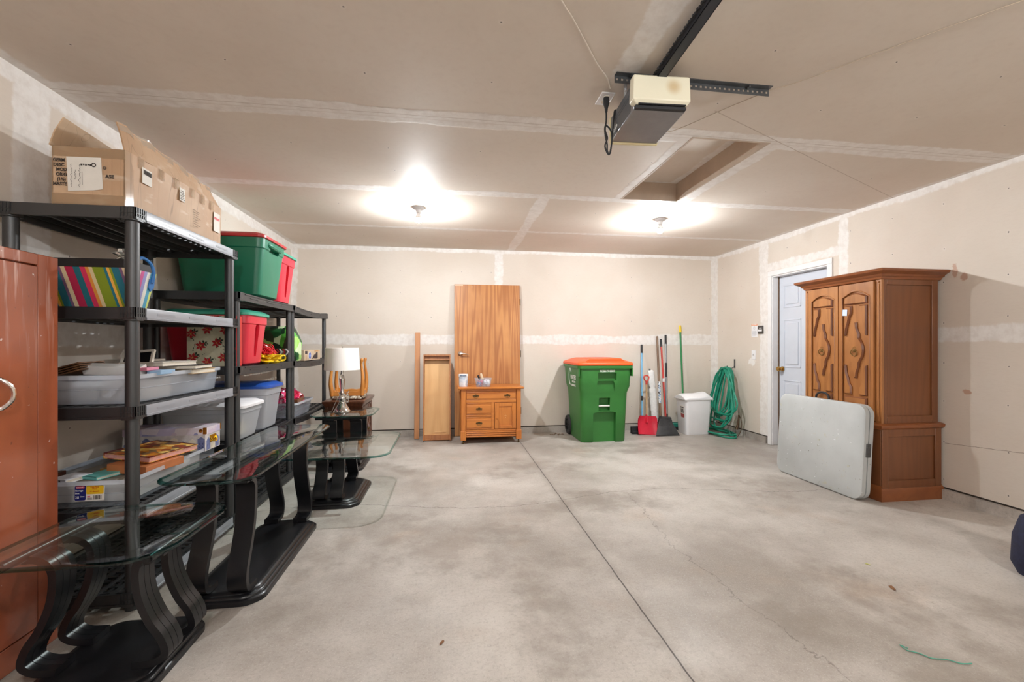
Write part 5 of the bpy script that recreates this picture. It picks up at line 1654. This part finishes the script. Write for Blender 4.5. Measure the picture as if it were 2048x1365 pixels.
ib = slab('illustrated_book', -1.60, 2.62, .628, .26, .30, .028, blotch('golden_illustration', [srgb(206, 130, 40), srgb(226, 176, 70), srgb(150, 60, 26), srgb(236, 200, 110), srgb(186, 100, 30), srgb(120, 90, 60)], 26, .3), 'large gold and orange illustrated hardback with a red edge on the fourth shelf down', 'book', (0, R(4), R(-14)), plain('pink_page_edge', srgb(226, 170, 160), .6, var=.2, vs=60))
bm = B()
for a in ((-.13, .13, -.15, -.142), (-.13, .13, .142, .15), (-.13, -.122, -.15, .15), (.122, .13, -.15, .15)): box(bm, *a, .028, .0295)
obj('cover_border', bm, MAROON, ib)
LAV = plain('lavender_paper', srgb(206, 190, 206), .45, var=.1)
kb = thing('keepsake_box', 'lavender keepsake box printed with blue town houses, gold handle on its end', 'box', (-1.69, 2.955, .574))
bm = B(); box(bm, -.22, .222, -.085, .085, 0, .10, mi=0)
for i in range(9):
    x = -.2 + i * .05
    hh = .05 + .012 * (i % 3)
    prism(bm, [(x - .02, .004), (x + .02, .004), (x + .02, hh), (x, hh + .014), (x - .02, hh)], 0, .0008, Matrix.Translation((0, -.085, 0)) @ Matrix.Rotation(R(90), 4, 'X'), mi=1 + i % 2)
    for zz in (.02, .04):
        for dx in (-.01, .006): box(bm, x + dx, x + dx + .006, -.0866, -.0855, zz, zz + .01, mi=3)
for y in (-.05, 0, .05):
    prism(bm, [(-.02, .004), (.02, .004), (.02, .06), (0, .08), (-.02, .06)], 0, .0008, Matrix.Translation((.222, y, 0)) @ Matrix(((0, 0, 1, 0), (1, 0, 0, 0), (0, 1, 0, 0), (0, 0, 0, 1))), mi=1 + (y == 0))
obj('body', bm, [plain('cream_print', srgb(214, 208, 206), .5, var=.2, vs=40), plain('blue_print', srgb(120, 130, 176), .5, var=.4, vs=50), plain('sand_print', srgb(226, 216, 196), .5), plain('navy_print', srgb(62, 66, 110), .5)], kb)
bm = B(); box(bm, -.224, .226, -.089, .089, .10, .142); obj('lid', bm, [blotch('lavender_lid_print', [srgb(206, 190, 206), srgb(196, 186, 212), srgb(214, 204, 214), srgb(150, 150, 190), srgb(206, 190, 206), srgb(222, 214, 220)], 14, .4)], kb)
bm = B()
for y in (-.084, .084):
    box(bm, .212, .2275, y - .0065, y + .0065, .104, .143)
lathe(bm, [(0, 0), (.011, 0), (.011, .002), (0, .003)], 12, M=Matrix.Translation((.2, -.0885, .125)) @ Matrix.Rotation(R(90), 4, 'X'), cap0=False, cap1=False)
obj('brass_corner', bm, BRASS, kb)
bm = B(); box(bm, .2225, .2255, -.035, .035, .045, .088); tube(bm, spline([(.227, -.032, .072), (.236, -.025, .052), (.24, 0, .045), (.236, .025, .052), (.227, .032, .072)], 4), .0035, 6)
obj('gold_handle', bm, plain('bright_gold', srgb(230, 196, 70), .2, metal=1.), kb)

# --- middle and far units
def tote(label, x, y, z, wx, wy, h, body, lid, flare=.06, lidh=.03, handle=True, r=.05):
    t = thing('lidded_tote', label, 'storage tote', (x, y, z))
    bm = B()
    a, b = wx - flare, wy - flare
    hb = h - lidh
    q = flare
    loft(bm, [rrect(a - .03, b - .03, r, 0), rrect(a, b, r, .012), rrect(a + q * .78, b + q * .78, r, hb * .80), rrect(a + q * .78 + .014, b + q * .78 + .014, r, hb * .815), rrect(wx, wy, r, hb)])
    bo = obj('tote_body', bm, body, t, sharp=35)
    bm = B()
    loft(bm, [rrect(wx + .012, wy + .012, r, hb - .012), rrect(wx + .026, wy + .026, r, hb - .008), rrect(wx + .026, wy + .026, r, hb + .008), rrect(wx + .01, wy + .01, r, hb + .014), rrect(wx - .05, wy - .05, r, h)])
    obj('tote_lid', bm, lid, t, sharp=35)
    return t, bo
TOTEC = film('frosted_tote', srgb(240, 243, 247), .55, .3, .7)
TG = plain('tote_green', srgb(20, 112, 84), .36, spec=.6); TR = plain('tote_red', srgb(206, 40, 60), .36, spec=.6)
TGL = plain('tote_lid_green', srgb(60, 158, 132), .36, spec=.6); TRL = plain('tote_lid_red', srgb(186, 42, 46), .36, spec=.6); TB = plain('tote_lid_blue', srgb(40, 84, 172), .33, spec=.6)
t1, b1 = tote('big green storage tote with a red lid on top of the middle shelving unit', -1.675, 3.66, 1.585, .62, .46, .47, TG, TRL, .09)
bm = B(); tube(bm, spline([(.292, -.13, .40), (.312, -.1, .39), (.316, 0, .385), (.312, .1, .39), (.292, .13, .40)], 4), .016, 8); obj('grip_lip', bm, TG, t1)
cb_ = B(); box(cb_, .276, .40, -.085, .085, .345, .372); cut(b1, cb_)
t2, b2 = tote('tall red green-lidded storage tote on the middle unit top, behind the green tote', -1.70, 4.125, 1.585, .56, .36, .45, TR, TGL, .08)
def slot_cut(bo, X, z0, z1, w_):
    cb_ = B(); P = [(w_ * math.cos(a), z1 + w_ * math.sin(a)) for a in [PI * i / 8 for i in range(9)]] + [(-w_ * .6, z0), (w_ * .6, z0)]
    prism(cb_, P, 0, .2, Matrix.Translation((X, 0, 0)) @ Matrix(((0, 0, 1, 0), (1, 0, 0, 0), (0, 1, 0, 0), (0, 0, 0, 1)))); cut(bo, cb_)
slot_cut(b2, .235, .06, .31, .03)
t3, b3 = tote('red storage tote with a green lid on the second shelf, behind the poinsettia gift bag', -1.70, 3.50, 1.073, .56, .37, .40, TR, TGL, .07)
slot_cut(b3, .240, .06, .27, .034)
t4, b4 = tote('clear storage tote with a bright blue lid on the third shelf of the middle unit', -1.70, 3.83, .543, .54, .34, .37, TOTEC, TB, .07)
t5, b5 = tote('clear storage tote with a white lid on the third shelf, nearest the tall unit', -1.70, 3.435, .543, .54, .36, .27, TOTEC, WPL, .07)
slab('paper_stack', -1.70, 3.42, .560, .36, .22, .09, col('mixed_papers', 196, 186, 160), 'stack of papers seen through the white-lidded clear tote', 'papers')

gbag = thing('gift_bag', 'cream gift bag printed with red poinsettias in front of the red tote', 'gift bag', (-1.60, 3.255, 1.073))
PM = [plain('cream_floral', srgb(206, 200, 172), .5, var=.12, vs=30), plain('poinsettia_red', srgb(176, 28, 36), .5), plain('leaf_dark', srgb(40, 58, 44), .6), plain('centre_gold', srgb(196, 170, 70), .5), plain('bag_side_red', srgb(200, 34, 30), .3)]
bm = B()
box(bm, -.155, .155, -.045, .025, 0, .345, mi=0)
box(bm, .1545, .157, -.046, .026, 0, .345, mi=4)
M_ = Matrix.Translation((0, -.045, 0)) @ Matrix.Rotation(R(90), 4, 'X')
rp_ = random.Random(11)
def star(cx, cz, r0, mi, n=6, h=.0008):
    a0 = rp_.uniform(0, 6)
    for i in range(n):
        a = a0 + 2 * PI * i / n
        d = Vector((math.cos(a), math.sin(a))); q = Vector((-d.y, d.x))
        c_ = Vector((cx, cz))
        P = [c_, c_ + d * r0 * .5 + q * r0 * .24, c_ + d * r0, c_ + d * r0 * .5 - q * r0 * .24]
        P = [(max(-.154, min(.153, p.x)), max(.001, min(.344, p.y))) for p in P]
        prism(bm, P, 0, h + .0001 * i, M_, mi)
for (x, z) in ((-.12, .06), (-.03, .03), (.07, .06), (.13, .13), (-.07, .14), (.03, .16), (-.13, .22), (-.03, .25), (.08, .25), (.13, .31), (-.09, .32), (.02, .33)):
    star(x + .02, z + .015, .026, 2, 5, .0004)
    star(x, z, .036, 1, 6, .001)
    star(x, z, .007, 3, 5, .002)
for k in range(46):
    x, z = rp_.uniform(-.14, .14), rp_.uniform(.01, .33)
    star(x, z, rp_.uniform(.008, .016), 2, 2, .0003)
obj('bag_body', bm, PM, gbag)

LFM = blotch('leaf_print_green', [srgb(40, 110, 44), srgb(84, 168, 60), srgb(28, 52, 34), srgb(150, 200, 96), srgb(36, 84, 44), srgb(112, 190, 70), srgb(58, 66, 44), srgb(196, 214, 170)], 13, .3)
bm = B()
loft(bm, [rrect(.34, .13, .04, 0, 6), rrect(.37, .19, .07, .06, 6), rrect(.36, .2, .08, .18, 6), rrect(.31, .16, .07, .27, 6), rrect(.24, .07, .03, .325, 6)])
bmesh.ops.subdivide_edges(bm, edges=bm.edges, cuts=2, use_grid_fill=True)
for v in bm.verts: v.co += Vector((noise.noise(v.co * 14), noise.noise(v.co * 14 + Vector((3, 0, 0))), noise.noise(v.co * 9) * .3)) * .012
gg = single('leaf_print_bag', bm, LFM, 'shiny bag with a bright green leaf print on the second shelf of the far unit', 'bag', sharp=60)
gg.location = (-1.60, 4.40, 1.068)

bm = B()
rr_ = random.Random(8)
pts = []
for i in range(150):
    a = rr_.uniform(0, 2 * PI); q = math.sqrt(rr_.random())
    pts.append((-1.53 + .09 * q * math.cos(a), 3.86 + .13 * q * math.sin(a), 1.135 + (.11 * (1 - q * q)) * rr_.random() + .01))
tube(bm, spline(pts, 3), .0035, 5)
single('bead_garland', bm, plain('glossy_red_bead', srgb(196, 14, 34), .2, spec=.8), 'tangled glossy red garland heaped above the yellow bag on the second shelf', 'garland')
YB_ = plain('yellow_film', srgb(236, 200, 36), .3, var=.25, vs=30)
lump('yellow_bag', (-1.525, 3.86, 1.108), .11, YB_, 'crumpled bright yellow plastic bag beside the red tote on the second shelf', 'bag', (.85, 1.5, .3), .5, 7, fr=10, sub=4)
bm = B(); tube(bm, spline([(-1.47, 4.03, 1.10), (-1.455, 4.07, 1.125), (-1.455, 4.12, 1.12), (-1.46, 4.14, 1.095), (-1.47, 4.12, 1.08), (-1.48, 4.06, 1.08)], 4, True), .008, 6, True)
single('yellow_strap', bm, YB_, 'looped yellow strap right of the crumpled yellow bag', 'strap')
bm = B()
for k in range(4):
    for s in (-1, 1):
        M = Matrix.Translation((-1.50, 4.12 + .0 * k, 1.10 + .0)) @ Matrix.Rotation(R(10), 4, 'Z')
        x0 = -.05 + k * .025
        prism(bm, [(x0, 0), (x0 + .012, 0), (x0 + .012 + .02, .03), (x0 + .012, .06), (x0, .06), (x0 + .02, .03)], 0, .02, M @ Matrix.Rotation(R(90), 4, 'X'), mi=k % 2)
sw = single('candy_stripe_pack', bm, [plain('cherry', srgb(176, 30, 50), .4), WPL], 'red and white chevron pack behind the yellow strap', 'packet')
sw.location.z = 1.125; sw.location.y = 4.17

kx = thing('printed_carton', 'long tan printed carton with a blue disc on the far unit, by the lamp shade', 'carton', (-1.52, 4.93, 1.056))
bm = B(); box(bm, -.06, .06, -.27, .27, 0, .108); obj('body', bm, plain('tan_print', srgb(206, 184, 156), .6, var=.08), kx, .002)
bm = B(); MX = Matrix.Translation((.06, 0, 0)) @ Matrix(((0, 0, 1, 0), (1, 0, 0, 0), (0, 1, 0, 0), (0, 0, 0, 1)))
def disc(y, z, r_, h, mi): prism(bm, [(y + r_ * math.cos(2 * PI * i / 20), z + r_ * math.sin(2 * PI * i / 20)) for i in range(20)], 0, h, MX, mi)
disc(-.10, .05, .042, .001, 0); disc(-.10, .05, .036, .0016, 1)
for i, w_ in enumerate((.022, .028, .024)): prism(bm, [(-.10 - w_, .035 + .012 * i), (-.10 + w_, .035 + .012 * i), (-.10 + w_, .041 + .012 * i), (-.10 - w_, .041 + .012 * i)], 0, .0022, MX, 2)
prism(bm, [(-.04, .01), (.04, .02), (.12, .01), (.17, .02), (.17, .085), (.12, .08), (.08, .055), (.05, .06), (.0, .03)], 0, .0012, MX, 3)
disc(.05, .035, .022, .0018, 3); prism(bm, [(-.25, .07), (-.18, .07), (-.18, .1), (-.25, .1)], 0, .001, MX, 3)
prism(bm, [(-.23, .01), (-.21, .01), (-.21, .055), (-.23, .055)], 0, .001, MX, 4); prism(bm, [(.06, .09), (.2, .09), (.2, .1), (.06, .1)], 0, .001, MX, 4)
obj('printed_artwork', bm, [WPL, plain('disc_blue', srgb(40, 66, 160), .5), plain('disc_pale', srgb(160, 184, 236), .5), plain('shoe_black', srgb(48, 34, 40), .5), plain('ochre', srgb(196, 150, 96), .6)], kx)

open_bin('storage_bin', 'small clear bin of pink wrapped things on the third shelf of the far unit', -1.61, 4.56, .532, .32, .46, .14, CLR, flare=.05)
lump('pink_wrapping', (-1.58, 4.53, .70), .125, blotch('pink_red_wrap', [srgb(210, 40, 80), srgb(230, 120, 160), srgb(190, 20, 40), srgb(236, 200, 214), srgb(220, 60, 120)], 22, .2, .8), 'crinkled pink and red wrapped bundle sticking out of the small far bin', 'bundle', (.85, 1.35, .62), .5, 5, fr=9, sub=4)
bm = B(); box(bm, -1.52, -1.44, 4.40, 4.60, .665, .695)
single('wood_block', bm, wood('brown_block', srgb(120, 74, 40), srgb(92, 54, 28), 'y', 2), 'short brown wooden block on the rim of the small far bin', 'block', bev=.003)
